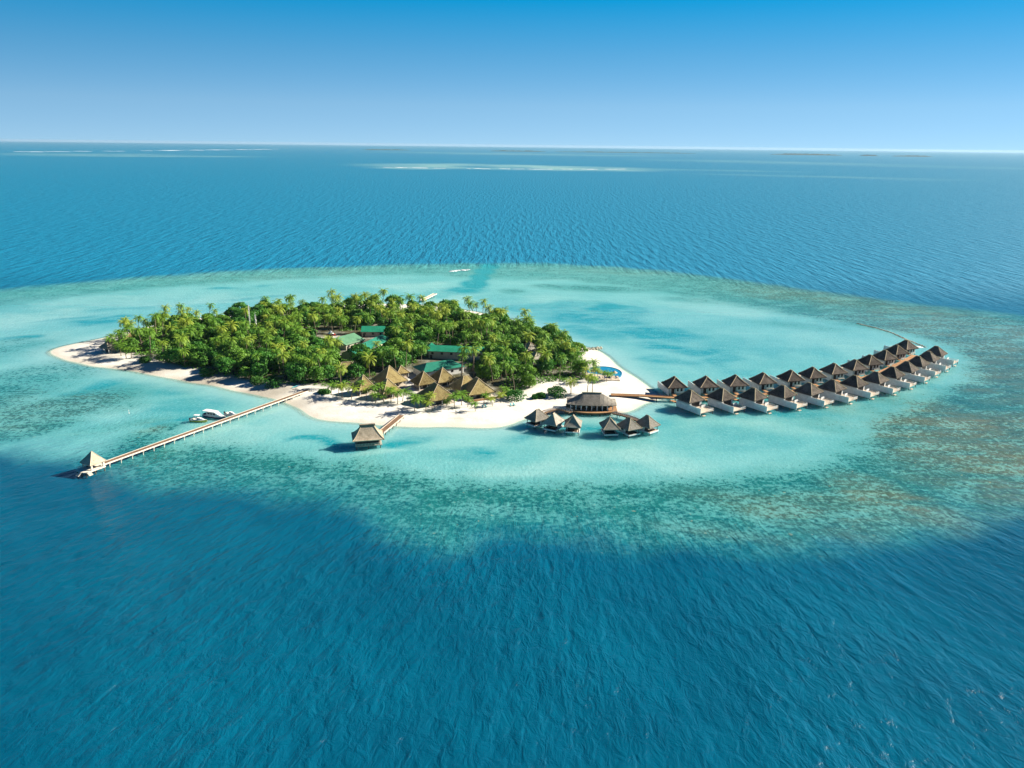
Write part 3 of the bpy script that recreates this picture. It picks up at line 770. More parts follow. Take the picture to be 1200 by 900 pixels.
def boat_small(loc, rz, label, hullmat, tower, L=9.0):
    r = thing('speedboat', label, 'boat', loc, rz, 'boats moored beside the jetty')
    B, D = L * .3, 1.5
    hull(L, B, D).build('hull', hullmat, r)
    deck_strip(L, B, D, -L * .48, L * .46, None, inset=.02).build('deck', M_WHITE, r)
    c = MB().loft([[(x, -w, 1.1), (x, w, 1.1), (x, w * .85, z), (x, -w * .85, z)] for x, w, z in [(-L * .08, B * .28, 2.1), (L * .12, B * .27, 2.0), (L * .3, B * .16, 1.45)]]).build('cabin', M_WHITE, r)
    MB().box(-L * .06, L * .08, -B * .29, B * .29, 1.6, 1.9).build('window', M_DARK, c)
    if tower:
        t = MB()
        for x in (-L * .22, L * .02):
            for y in (-B * .26, B * .26): t.cyl(x, y, 1.1, 3.2, .05, n=5)
        t.build('canopy_post', M_STEEL, r)
        part_box('canopy', r, M_WHITE, -L * .25, L * .06, -B * .33, B * .33, 3.2, 3.3)
    part_box('seat', r, M_CREAM, -L * .36, -L * .27, -B * .3, B * .3, 1.05, 1.55)
    MB().box(-L * .5 - .5, -L * .5 - .02, -.25, .25, .1, 1.7).build('outboard_motor', M_DARK, r)
    return r
def on_water(px, py): c = at(px, py, 0.6); c.z = 0; return c
bg_ = boat_big(on_water(252, 488.5), R(-22)); bg_.scale = (.80, .80, .74)
boat_small(on_water(233, 493), R(-8), 'small white speedboat with yellow hull and raised canopy, leftmost beside the jetty', M_YELLOW, True, 8.0)
boat_small(on_water(270.5, 486), R(-20), 'small white motor boat between the big cruiser and the jetty', M_STEEL, False, 6.5)
m = MB().cyl(0, 0, -.5, .55, .55, .5, 10).cyl(0, 0, .55, 2.2, .16, .08, 8).cyl(0, 0, 2.2, 2.7, .3, .3, 8)
b_ = m.build('buoy', M_WHITE); b_.location = on_water(151, 483); b_.scale = (.55, .55, .6); tag(b_, 'small white mooring buoy alone in the lagoon above the jetty', 'buoy')

# ------------------------------------------------------------------ overwater pavilion on the second jetty
qa, qb = at(446, 507, 1.7), at(471, 486.5, 1.7)
boardwalk('jetty', 'short brown jetty from the sand to the single overwater pavilion', 'jetty', [np.array(qa[:2]) + (np.array(qb[:2]) - np.array(qa[:2])) * i / 6 for i in range(7)], 2.6, 1.7, M_BROWN, M_DECK, 4.0, kw=.25, kh=.25)
c = at(431, 514, 3.0); c.z = 0
pv = thing('overwater_pavilion', 'square pavilion with two tier flared thatch over dark glass, alone before the beach', 'pavilion', c, R(14)); pv.scale = (.88, .88, .95)
part_box('platform', pv, M_DECK, -6.0, 6.0, -5.0, 5.0, 1.4, 1.7)
MB().box(-5.0, 5.0, -4.0, 4.0, 1.7, 4.3).build('glass_wall', M_DARK, pv)
m = MB()
for x in (-5.2, -2.6, 0, 2.6, 5.2):
    for y in (-4.2, 4.2): m.box(x - .1, x + .1, y - .1, y + .1, 1.7, 4.4)
m.build('post', M_DWOOD, pv)
r_ = hip_roof(MB(), 14.6, 12.0, 4.4, 5.2, 5.2, rx=True, flare=0.45, n=8).build('roof', M_TWARM, pv)
ridge_caps(MB(), 14.6, 12.0, 4.4, 5.2, 5.2, rx=True, flare=0.45, n=8, r=.16).build('ridge_cap', M_RIDGE, r_)
MB().box(-3.6, 3.6, -.7, .7, 9.15, 9.9).build('ridge_vent', M_TWARM, r_)
railing(MB(), [(-5.9, -4.9), (5.9, -4.9), (5.9, 4.9)], 1.7, .9, 1.5, .07).build('railing', M_CREAM, pv)
part_box('edge_board', pv, M_CREAM, 6.003, 6.25, -5.0, 5.0, 1.2, 1.75)
for x in (-5.5, 0, 5.5):
    for y in (-4.5, 0, 4.5): MB().cyl(x, y, -2, 1.39, .18, n=6).build('stilt', M_PILE, pv)

# ------------------------------------------------------------------ overwater restaurant with six thatched cabanas
def arc(pts, n=6): return dense([np.array(at(px, py, 1.8)[:2]) for px, py in pts], False, n)
c = at(693, 478, 1.9); c.z = 0
rs = thing('overwater_restaurant', 'long open restaurant under a bowed grey thatched roof at the water edge', 'restaurant', c, R(-3))
def bowed(x0, x1, y_in, y_out, z0, z1, bow, n=14):
    rings = []
    for i in range(n + 1):
        t = i / n; x = x0 + (x1 - x0) * t; b = bow * (1 - (2 * t - 1) ** 2)
        rings.append([(x, y_out - b, z0), (x, y_in, z0), (x, y_in, z1), (x, y_out - b, z1)])
    return rings
MB().loft(bowed(-11.9, 11.9, 5.5, -3.5, 1.55, 1.85, 3.8)).build('terrace', M_WALK, rs)
MB().loft(bowed(-11.9, 11.9, -3.35, -3.55, 1.0, 1.54, 3.8)).build('fascia', M_DWOOD, rs)
n = 12; rings = []
for i in range(n + 1):
    t = i / n; x = -11.6 + 23.2 * t; b = 1.6 * (1 - (2 * t - 1) ** 2)
    e = min(1, min(t, 1 - t) / 0.30); e = e if e < 1 else 1
    zr = 4.6 + 4.0 * e + .25 * (1 - (2 * t - 1) ** 2); ym = 1.5
    rings.append([(x, -2.6 - b, 4.35), (x, ym - (ym + 2.6 + b) * .5 * (1 if e > 0 else 1), 4.5 + (zr - 4.5) * .48), (x, ym, zr), (x, ym + 2.8, 4.5 + (zr - 4.5) * .48), (x, 7.2, 4.5), (x, 6.9, 4.1), (x, -2.4 - b, 4.05)])
rr_ = MB().loft(rings).build('roof', M_TREST, rs)
MB().tube([(-11.6 + 23.2 * t, 1.5, 4.72 + 4.0 * min(1, min(t, 1 - t) / .3) + .25 * (1 - (2 * t - 1) ** 2)) for t in np.linspace(.30, .70, 8)], .25, 6).build('ridge_cap', M_RIDGE, rr_)
MB().box(-10.2, 10.2, 2.8, 6.2, 1.85, 4.2).build('back_wall', M_DARK, rs)
for i in range(9):
    t = (i + .5) / 9; x = -11.0 + 22.0 * t; b = 1.6 * (1 - (2 * t - 1) ** 2)
    MB().box(x - .2, x + .2, -2.2 - b - .2, -2.2 - b + .2, 1.85, 4.2).build('post', M_WHITE, rs)
for i in range(6):
    x = -9 + 3.4 * i
    tb = MB().cyl(x, -.6, 2.5, 2.6, .7, n=10).cyl(x, -.6, 1.85, 2.5, .08, n=6).build('dining_table', M_WHITE, rs)
for x in np.linspace(-11.5, 11.5, 7):
    MB().cyl(x, -3.2 - 3.0 * (1 - (x / 12) ** 2), -1.5, 1.54, .18, n=6).build('stilt', M_PILE, rs)
    MB().cyl(x, 4, -1.5, 1.54, .18, n=6).build('stilt', M_PILE, rs)
wl_ = arc([(669, 483), (655, 479.5), (640, 482), (632, 486)]); wr_ = arc([(719, 484), (732, 487), (744, 491), (752, 495)])
boardwalk('boardwalk', 'curved boardwalk with white rails left of the bowed restaurant', 'boardwalk', wl_, 2.2, 1.85, M_BROWN, M_BROWN, 5.0, rail=1.3)
boardwalk('boardwalk', 'curved boardwalk with white rails right of the bowed restaurant', 'boardwalk', wr_, 2.2, 1.85, M_BROWN, M_BROWN, 5.0, rail=1.3)
def cabana():
    root = thing('overwater_cabana', None, 'cabana', group='thatched cabanas round the overwater restaurant')
    part_box('platform', root, M_DECK, -3.3, 3.3, -4.6, 4.4, 1.35, 1.6)
    part_box('edge_beam', root, M_WHITE, -3.4, 3.4, -4.85, -4.603, 1.2, 1.75)
    part_box('edge_beam', root, M_WHITE, -3.55, -3.303, -4.6, 4.4, 1.2, 1.75)
    part_box('edge_beam', root, M_WHITE, 3.303, 3.55, -4.6, 4.4, 1.2, 1.75)
    MB().box(-2.9, 2.9, -.6, 3.8, 1.6, 4.2).build('wall', M_WHITE, root)
    MB().box(-2.5, 2.5, -.72, -.603, 1.62, 3.9).build('doorway', M_DARK, root)
    for x in (-3.0, 3.0):
        MB().box(x - .12, x + .12, -4.3, -4.06, 1.6, 4.3).build('post', M_DWOOD, root)
        window(root, .6, 2.6, x * .9667, 2.4, 3.8, axis='x', out=1 if x > 0 else -1)
    r = hip_roof(MB(), 8.6, 10.6, 4.2, 4.3, 1.6, oy=0).build('roof', M_THUT, root)
    ridge_caps(MB(), 8.6, 10.6, 4.2, 4.3, 1.6, r=.13).build('ridge_cap', M_RIDGE, r)
    part_box('daybed', root, M_DWOOD, -2.2, 2.2, -3.4, -2.0, 1.6, 2.0)
    for x in (-3.0, 3.0):
        for y in (-4.3, 0, 4.1): MB().cyl(x, y, -1.6, 1.34, .15, n=6).build('stilt', M_PILE, root)
    part_box('footbridge', root, M_BROWN, -.9, .9, 4.403, 8.5, 1.42, 1.62)
    return root
CAB = [(630, 478, -48, 'cabana at the left end of the arc, turned left, half over shaded sand'), (649, 482.6, -30, 'second cabana from the left end of the arc, under a tall grey thatch'),
       (672, 485, -8, 'third cabana, left of the gap in front of the restaurant terrace'), (715, 487.6, 6, 'fourth cabana, right of the gap in front of the restaurant terrace'),
       (738, 487.8, 28, 'fifth cabana, between two neighbours under the right hand boardwalk'), (759, 485.2, 42, 'sixth cabana at the right end of the arc, nearest the water villas')]
cp = cabana()
for i, (px, py, a, lab) in enumerate(CAB):
    cc_ = at(px, py, 8.5); cc_.z = 0
    o = cp if i == 0 else dup(cp, cc_, R(a), lab)
    o.location = cc_; o.rotation_euler.z = R(a); o.scale = (.87, .87, .93); o['label'] = 'thatched overwater ' + lab

# ------------------------------------------------------------------ thatched houses behind the beach
def on_land(px, py, zapex):
    c = at(px, py, zapex); c.z = ground(c.x, c.y); return c
def beach_hut(label, px, py, w, l, a, rh, rl=0.0, wh=2.9, mat=None, terrace=False, wallmat=None, name='thatched_hut', rx=False):
    c = on_land(px, py, 1.4 + wh + rh)
    r = thing(name, label, 'hut', c, R(a), 'thatched huts behind the beach')
    part_box('floor', r, M_DECK, -w / 2 + .3, w / 2 - .3, -l / 2 + .3, l / 2 - .3, -.4, .25)
    MB().box(-w / 2 + 1.6, w / 2 - 1.6, -l / 2 + 2.6, l / 2 - 1.2, .25, wh + .2).build('wall', wallmat or M_WALL, r)
    MB().box(-w * .16, w * .16, -l / 2 + 2.48, -l / 2 + 2.597, .26, 2.5).build('doorway', M_DARK, r)
    for x in (-w * .36, w * .22):
        window(r, x, x + 1.3, -l / 2 + 2.6, 1.2, 2.4, out=-1)
    for x in (-w / 2 + .8, 0, w / 2 - .8):
        MB().cyl(x, -l / 2 + .8, .25, wh + .3, .16, n=6).build('post', M_WHITE, r)
        if x: MB().cyl(x, l / 2 - .8, .25, wh + .3, .16, n=6).build('post', M_WHITE, r)
    ro = hip_roof(MB(), w, l, wh, rh, rl, rx=rx, sag=.04).build('roof', mat or M_TGOLD, r)
    ridge_caps(MB(), w, l, wh, rh, rl, rx=rx, sag=.04, r=.17).build('ridge_cap', M_RIDGE, ro)
    if terrace:
        m = MB()
        m.box(-w / 2 - 1.0, w / 2 + 2.0, -l / 2 - 2.2, -l / 2 - 1.9, -.4, 1.1).box(-w / 2 - 1.0, -w / 2 - .7, -l / 2 - 1.897, l / 2, -.4, 1.1)
        m.build('terrace_wall', M_WALK, r)
        part_box('terrace', r, M_DECK, -w / 2 - .69, w / 2 + 2.0, -l / 2 - 1.89, -l / 2 + .29, -.4, .2)
    return r
beach_hut('low golden thatched house at the left edge of the thatched group, half hidden by palms', 406, 424.5, 12, 8, 20, 4.0, 5.0, rx=True)
beach_hut('narrow steep thatched pyramid hut, front left of the thatched group near the jetty foot', 425.5, 439.5, 9.6, 9.6, 38, 6.2)
beach_hut('large golden thatched pyramid behind two smaller huts of the left group', 456, 428.5, 14.0, 13.0, 40, 7.6)
beach_hut('thatched pyramid hut in front of the large golden pyramid', 454, 443.5, 11.0, 10.5, 38, 6.2)
beach_hut('small golden thatched roof behind the large pyramid, beside the sandy path', 470, 428.5, 7.5, 7.0, 28, 3.4)
beach_hut('thatched hut with white ridge at the left corner of the right hand roof cluster', 496, 435.5, 10.5, 10.0, 34, 5.4, 1.2)
beach_hut('thatched hut in the middle back of the roof cluster below the green roof', 518.5, 431, 11.5, 11.5, 34, 6.0)
beach_hut('broad thatched restaurant house with the frontmost roof of the right hand cluster', 511, 449.5, 15.0, 14.0, 32, 6.2, 3.5)
beach_hut('long ridged thatched house between the frontmost roof and the terraced house', 546, 440.5, 13.0, 13.0, 30, 6.0, 2.5, rx=True)
beach_hut('thatched house with brown walled terrace at the right end of the roof cluster', 559.5, 443, 14.5, 13.0, 26, 6.2, 3.0, terrace=True)
beach_hut('dark thatched hut at the pointed sandy end of the island', 127, 400, 9.0, 7.5, -30, 3.4, 2.0, mat=M_TREST)
beach_hut('broad low thatched roof among palms beside the pointed sandy end', 157, 389.5, 13.0, 8.5, 25, 3.6, 4.0, rx=True)
beach_hut('grey thatched roof deep in the wood left of the swimming pool', 621, 401.5, 10.0, 9.0, 32, 3.6, 2.0, mat=M_THUT)
beach_hut('grey thatched roof in the wood in front of another grey roof, nearer the beach', 628, 412, 10.0, 8.0, 36, 3.6, 2.0, mat=M_THUT)

def service(label, px, py, w, l, a, wh, rh, mat, wall, hip=False, rl=None):
    """house with a metal roof; ridge along local x"""
    c = on_land(px, py, 1.5)
    r = thing('service_building', label, 'building', c, R(a), 'green roofed buildings in the wood')
    MB().box(-w / 2 + .5, w / 2 - .5, -l / 2 + .6, l / 2 - .6, -.5, wh).build('wall', wall, r)
    if hip: hip_roof(MB(), w, l, wh, rh, rl if rl is not None else w * .5, .2, 0.0, True).build('roof', mat, r)
    else:
        m = MB(); pr = [(-l / 2, wh - .25), (0, wh + rh), (l / 2, wh - .25), (l / 2, wh - .45), (0, wh + rh - .2), (-l / 2, wh - .45)]
        m.loft([[(x, y, z) for y, z in pr] for x in (-w / 2, w / 2)]).build('roof', mat, r)
        g = MB()
        for x in (-w / 2 + .52, w / 2 - .52): g.add([(x, -l / 2 + .62, wh - .2), (x, l / 2 - .62, wh - .2), (x, 0, wh + rh - .35)], [(0, 1, 2)])
        g.build('gable', wall, r)
    n = max(2, int(w / 5))
    for i in range(n):
        x = -w / 2 + w * (i + .5) / n
        window(r, x - .7, x + .7, -l / 2 + .6, wh - 2.2, wh - .9, out=-1)
    part_box('door', r, M_DARK, -w * .5 + 1.2, -w * .5 + 2.6, -l / 2 + .48, -l / 2 + .595, 0, 2.2)
    return r
service('long bright green roof over a beige wall, behind the dark green hipped roof', 536, 419, 33, 10, -6, 4.8, 2.2, M_GREEN, M_WALL)
service('dark green hipped roof with a white end, directly behind the thatched cluster', 514, 437, 25, 14, 32, 3.6, 3.0, M_DGREEN, M_WHITE, True, 14)
service('small green turret roof left of the long bright green roof', 506, 415, 6, 6, 20, 4.5, 2.4, M_GREEN, M_WALL, True, .5)
service('wide pale green roof facing the camera at the left of the green roofs', 404, 405, 17, 19, 58, 3.6, 2.8, M_PGREEN, M_WALL)
service('short green roof farthest back among the green roofs', 438, 393, 15, 9, 2, 3.6, 2.6, M_GREEN, M_WALL)
service('long dark green roof running back from the big tree to the far green roof', 430, 412, 42, 11, 72, 3.6, 2.6, M_DGREEN, M_WALL)

c = on_land(388, 397, 1.5)
k_ = thing('kiosk', 'round kiosk with white and red roof in the clearing left of the green roofs', 'kiosk', c)
MB().cyl(0, 0, -.3, 2.4, 1.6, n=10).build('wall', M_WHITE, k_)
ro = MB().cyl(0, 0, 2.4, 3.4, 3.0, 2.0, 12).build('roof', M_RED, k_)
MB().cyl(0, 0, 3.4, 5.2, 2.0, .15, 12).build('roof_top', M_WHITE, ro)
def mast(px, py, h, label, red):
    c = on_land(px, py, 1.5); r = thing('radio_mast', label, 'mast', c)
    m = MB(); q = .32
    for i in range(3):
        an = 2 * pi * i / 3; m.cyl(q * cos(an), q * sin(an), -.3, h, .11, n=4)
    m.build('leg', M_STEEL, r)
    m = MB()
    for j in range(int(h / 1.2)):
        for i in range(3):
            a0, a1 = 2 * pi * i / 3, 2 * pi * (i + 1) / 3
            m.tube([(q * cos(a0), q * sin(a0), j * 1.2), (q * cos(a1), q * sin(a1), j * 1.2 + 1.2)], .06, 3)
    m.build('lattice', M_STEEL, r)
    if red:
        MB().cyl(0, 0, h * .45, h * .6, .62, n=8).build('antenna_drum', M_WHITE, r)
        MB().cyl(0, 0, h * .68, h * .78, .5, n=8).build('antenna_drum', M_WHITE, r)
    MB().cyl(0, 0, h, h + 2, .06, n=4).build('antenna', M_STEEL, r)
mast(294, 392, 19, 'tall thin white lattice mast rising over the left half of the wood', False)
mast(301, 394, 14, 'shorter lattice mast with white drums, right beside the taller mast', True)

# ------------------------------------------------------------------ pool and its terrace
c = on_land(708.5, 436.5, 1.5); r = thing('swimming_pool', 'round blue swimming pool on the sand at the end of the wood', 'pool', (c.x, c.y, c.z))
nseg = 40; Rx, Ry = 9.0, 11.5
def ell(f, z, a0=0, a1=2 * pi, n=nseg): return [(Rx * f * cos(a0 + (a1 - a0) * i / n), Ry * f * sin(a0 + (a1 - a0) * i / n), z) for i in range(n)]
o_, i_ = ell(1.05, .25), ell(.98, .25); o0, i0 = ell(1.05, -1.0), ell(.98, -1.0)
MB().loft([o0, o_, i_, i0], 0, False).build('pool_wall', M_TILE, r)
kk_ = NT('pool_water'); kk_.end(kk_.mix(kk_.rng(kk_.noise(kk_.obj(), .5, 3), .4, .6), (0.015, 0.20, 0.36), (0.03, 0.27, 0.44)), .08, .5, kk_.bump(kk_.noise(kk_.obj(), 1.5, 3), .2, .1))
MB().add(ell(.982, .15), [tuple(range(nseg))]).build('water_surface', kk_.mat, r)
m = MB(); m.add([(x_, y_, z_) for z_ in (.30, -.6) for x_, y_ in ((-11, -15.5), (6.5, -15.5), (6.5, -7.5), (1, -6.5), (-6, -4), (-11.5, 0))],
      [tuple(range(6)), tuple(range(6, 12))[::-1]] + [((i + 1) % 6, i, 6 + i, 6 + (i + 1) % 6) for i in range(6)])
m.build('terrace', M_DECK, r)
pool = c
def parasol(x, y, z, label):
    p = thing('parasol', label, 'parasol', (x, y, z), 0, 'thatched parasols by the pool')
    MB().cyl(0, 0, 0, 2.6, .07, n=6).build('pole', M_DWOOD, p)
    MB().cyl(0, 0, 2.2, 3.3, 1.7, .1, 10).build('canopy', M_TPALE, p)
for i, (dx, dy, lab) in enumerate([(-7.5, -7, 'thatched parasol at the left end of the pool terrace'), (-3, -9.5, 'thatched parasol in the middle of the pool terrace'), (4.2, -9, 'thatched parasol at the right end of the pool terrace')]):
    parasol(pool.x + dx, pool.y + dy, pool.z + .3, lab)
def lounger(x, y, z, rz, label, cloth, group):
    p = thing('sun_lounger', label, 'sun lounger', (x, y, z), rz, group)
    MB().box(-.36, .36, -1.0, .45, .3, .42).build('seat', cloth, p)
    MB().add([(-.36, .45, .3), (.36, .45, .3), (.36, 1.0, .85), (-.36, 1.0, .85), (-.36, .45, .42), (.36, .45, .42), (.36, .94, .95), (-.36, .94, .95)], [(0, 1, 2, 3), (7, 6, 5, 4), (0, 4, 5, 1), (1, 5, 6, 2), (2, 6, 7, 3), (3, 7, 4, 0)]).build('backrest', cloth, p)
    for lx in (-.3, .3):
        for ly in (-.85, .4): MB().box(lx - .04, lx + .04, ly - .04, ly + .04, 0, .3).build('leg', M_DWOOD, p)
for i, dx in enumerate((-6.5, -4.0, -1.0, 1.6, 5.0)):
    lounger(pool.x + dx, pool.y - 12.5 + .3 * i, pool.z + .3, R(20), 'dark sun lounger on the pool terrace, one of a row by the parasols', M_BLUE, 'sun loungers on the pool terrace')
for px, py, lab in ((566, 477.5, 'turquoise sun lounger on the beach below the terraced house, left of a pair'), (569.5, 477, 'turquoise sun lounger beside another, nearest the terraced house corner'),
                    (599, 475.5, 'turquoise sun lounger alone on open sand, left one by the round bush'), (602.5, 475, 'turquoise sun lounger on open sand close to the round bush')):
    c = on_land(px, py, 1.5); lounger(c.x, c.y, c.z, R(30), lab, M_TURQ, 'sun loungers on the beach')
for px, py, rz, mat, lab in ((350, 453, 70, M_BLUE, 'blue kayak pulled up on the sand by the jetty foot'), (346, 454, 60, M_TURQ, 'turquoise kayak on the sand left of the blue kayak')):
    c = on_land(px, py, 1.5); t = thing('kayak', lab, 'kayak', (c.x, c.y, c.z + .2), R(rz), 'kayaks on the sand')
    MB().loft([[(x, w * cos(a_), .28 + .24 * sin(a_)) for a_ in np.linspace(0, 2 * pi, 8, endpoint=False)] for x, w in ((-2.2, .03), (-1.5, .26), (0, .4), (1.5, .26), (2.2, .03))]).build('hull', mat, t)
    MB().cyl(-.2, 0, .5, .54, .28, n=8).build('cockpit', M_DARK, t)

# ------------------------------------------------------------------ small jetties, groyne, breakwater
boardwalk('jetty', 'small pale jetty reaching into the lagoon behind the far side of the wood', 'jetty', [np.array(at(494 + 16 * i / 5, 352 - 8 * i / 5, 1.6)[:2]) for i in range(6)], 3.0, 1.6, M_DECK, M_CREAM, 7.0)
boardwalk('jetty', 'short landing stage at the far shore behind the right half of the wood', 'jetty', [np.array(at(612 + 10 * i / 4, 383.4 - 0.9 * i / 4, 1.4)[:2]) for i in range(5)], 3.0, 1.4, M_DECK, M_CREAM, 3.0)
def rocks(name, label, cat, pts, n, r0, seed):
    g = random.Random(seed); m = MB(); P = np.array([at(*p)[:2] for p in pts])
    m.ribbon(dense(P, False, 4), r0 * 2.4, -1.2, r0 * .22)
    for i in range(n):
        t = (i + g.random()) / n * (len(P) - 1) * .999; j = int(t); c = P[j] + (P[j + 1] - P[j]) * (t - j)
        rr_ = r0 * g.uniform(.5, 1.2); cx_, cy_ = c[0] + g.gauss(0, r0 * .7), c[1] + g.gauss(0, r0 * .7)
        pr = [g.uniform(.7, 1.15) for _ in range(14)]
        M_ = Matrix.Translation((cx_, cy_, r0 * .1)) @ Matrix.Rotation(g.random() * 6, 4, (g.random(), g.random(), 1)) @ Matrix.Diagonal((rr_, rr_ * g.uniform(.7, 1), rr_ * .7, 1))
        vs = [(0, 0, -pr[0])] + [(cos(k2 * 1.257) * pr[1 + k2] * .9, sin(k2 * 1.257) * pr[1 + k2] * .9, -.4) for k2 in range(5)] + [(cos(k2 * 1.257 + .6) * pr[6 + k2] * .9, sin(k2 * 1.257 + .6) * pr[6 + k2] * .9, .45) for k2 in range(5)] + [(0, 0, pr[12])]
        fs = [(0, 1 + (k2 + 1) % 5, 1 + k2) for k2 in range(5)] + [(11, 6 + k2, 6 + (k2 + 1) % 5) for k2 in range(5)]
        fs += [(1 + k2, 1 + (k2 + 1) % 5, 6 + k2) for k2 in range(5)] + [(1 + (k2 + 1) % 5, 6 + (k2 + 1) % 5, 6 + k2) for k2 in range(5)]
        m.add(vs, fs, 0, M_)
    return tag(m.build(name, M_ROCK), label, cat)
rocks('groyne', 'pale coral rock groyne jutting from the white sand above the pool', 'groyne', [(681, 411.5), (690, 410.5), (702, 408.3)], 90, 1.3, 3)
rocks('breakwater', 'thin line of dark coral rocks across the reef behind the last back row villas', 'breakwater', [(1004, 379), (1025, 384), (1045, 390), (1060, 397), (1085, 407)], 260, .5, 4)
def foam(label, pts, w, n, seed, z=.12):
    g = random.Random(seed); m = MB(); P = np.array([at(*p)[:2] for p in pts])
    for i in range(n):
        t = g.random() * (len(P) - 1); j = int(t); c = P[j] + (P[j + 1] - P[j]) * (t - j)
        a_ = g.uniform(.4, 1) * w; b2 = a_ * g.uniform(.25, .6); x0, y0 = c[0] + g.gauss(0, w * .3), c[1] + g.gauss(0, w * .5)
        rg = lambda f, zz: [(x0 + a_ * f * cos(2 * pi * q_ / 9) * g.uniform(.75, 1.2), y0 + b2 * f * sin(2 * pi * q_ / 9) * g.uniform(.75, 1.2), zz) for q_ in range(9)]
        m.loft([rg(1, -.1), rg(.9, z * .6), rg(.5, z)])
    return tag(m.build('surf', M_FOAM), label, 'surf', kind='stuff')
foam('white surf breaking on the far edge of the reef by the boat channel', [(530, 318), (540, 316.5), (548, 316.5)], 3.2, 30, 5, .5)
foam('thin line of white surf on a distant barrier reef at the left horizon', [(-60, 178.6), (60, 177.8), (180, 176.6), (240, 175.8), (330, 174.8)], 150, 34, 6, 1)
foam('thin white surf round the pale far reef', [(440, 196), (520, 197.3), (640, 198.4), (730, 198.4)], 26, 46, 7, 1)
foam('white foam at the seaward end of the rock line behind the villas', [(1056, 403), (1066, 404.5), (1078, 407)], 2.2, 40, 8, .2)
def far_isle(px0, px1, y, h, label):
    D = 16000.0
    a = at(px0, 240)
    m = MB(); g = random.Random(int(px0)); n = 30; rings = []
    for i in range(n + 1):
        t = i / n; px = px0 + (px1 - px0) * t
        d = M3 @ Vector(((px - 600) / FPX, -(176 - 450) / FPX, -1)); s_ = D / math.hypot(d.x, d.y)
        hh = h * (0.25 + .75 * min(1, 5 * min(t, 1 - t))) * g.uniform(.6, 1.1); x, y_ = d.x * s_, d.y * s_
        rings.append([(x, y_ - 120, -1), (x, y_ - 100, hh * .35), (x, y_ - 40, hh), (x, y_ + 60, hh * .9), (x, y_ + 100, -1)])
    m.loft(rings); return tag(m.build('distant_island', M_FAR), label, kind='structure')
for a_, b_, h_, lab in ((425, 480, 16, 'low green island on the horizon left of centre'), (575, 640, 18, 'low green island at the middle of the horizon'), (650, 815, 13, 'long flat island along the horizon right of centre'),
                        (905, 985, 24, 'dark low island on the horizon towards the right'), (1010, 1028, 20, 'tiny island on the right horizon'), (1048, 1092, 18, 'small low island near the right end of the horizon')):
    far_isle(a_, b_, 0, h_, lab)

# ------------------------------------------------------------------ air
k = NT('haze'); k.t.nodes.remove(k.b)
v_ = k.n('ShaderNodeVolumePrincipled'); v_.inputs['Color'].default_value = (0.55, 0.78, 0.97, 1); v_.inputs['Density'].default_value = 1.7e-5; v_.inputs['Anisotropy'].default_value = 0.2
k.l(v_.outputs[0], k.out.inputs['Volume'])
hz = MB().box(-45500, 45500, -1000, 45500, -4.5, 124.0).build('haze', k.mat); tag(hz, 'pale air over the whole sea', kind='stuff')

# ------------------------------------------------------------------ palms, trees, shrubs
def leaf_quads(mb, c, nrm, up, w, l, mi=0):
    nrm = nrm / (np.linalg.norm(nrm) + 1e-9)
    t = np.cross(nrm, up); t = t / (np.linalg.norm(t) + 1e-9); b = np.cross(nrm, t)
    mb.add([c - t * w - b * l * .2, c - b * l, c + t * w - b * l * .2, c + b * l], [(0, 1, 2, 3)], mi)
def palm_crown(seed, n=22, L=3.5):
    g = random.Random(seed); m = MB()
    for i in range(n):
        az = 2 * pi * i * .618 + g.uniform(-.25, .25); el = R(g.uniform(68, 80) - 92 * (i / n) ** .9); ln = L * g.uniform(.82, 1.1)
        p = np.array([0, 0, 0.0]); h = np.array([cos(az), sin(az), 0]); side = np.array([-sin(az), cos(az), 0]); e = el
        ns = 9; bend = R(g.uniform(9, 15))
        for s_ in range(ns):
            d = h * cos(e) + np.array([0, 0, sin(e)]); q = p + d * ln / ns
            t = (s_ + .5) / ns; wl = 1.05 * (0.35 + 1.3 * t * (1 - t) * 1.9) * (L / 3.5) * .55
            dn = np.array([0, 0, -1.0])
            for sg in (-1, 1):
                o = side * sg * wl * .86 + dn * wl * .42 + d * wl * .45
                wv = d * ln / ns * .46
                m.add([p, p + wv * 1.5, p + wv * 1.2 + o, p + o * .95 + wv * .25], [(0, 1, 2, 3)])
            m.add([p + side * .05, q + side * .03, q - side * .03, p - side * .05], [(0, 1, 2, 3)])
            p = q; e -= bend
    return m
def palm_trunk(h, lean, seed):
    pts, rad = [], []
    for i in range(8):
        t = i / 7; pts.append((lean * t * t, 0, -.3 + (h + .3) * t)); rad.append(.20 - .08 * t + (.1 if i == 0 else 0))
    return MB().tube(pts, rad, 6)
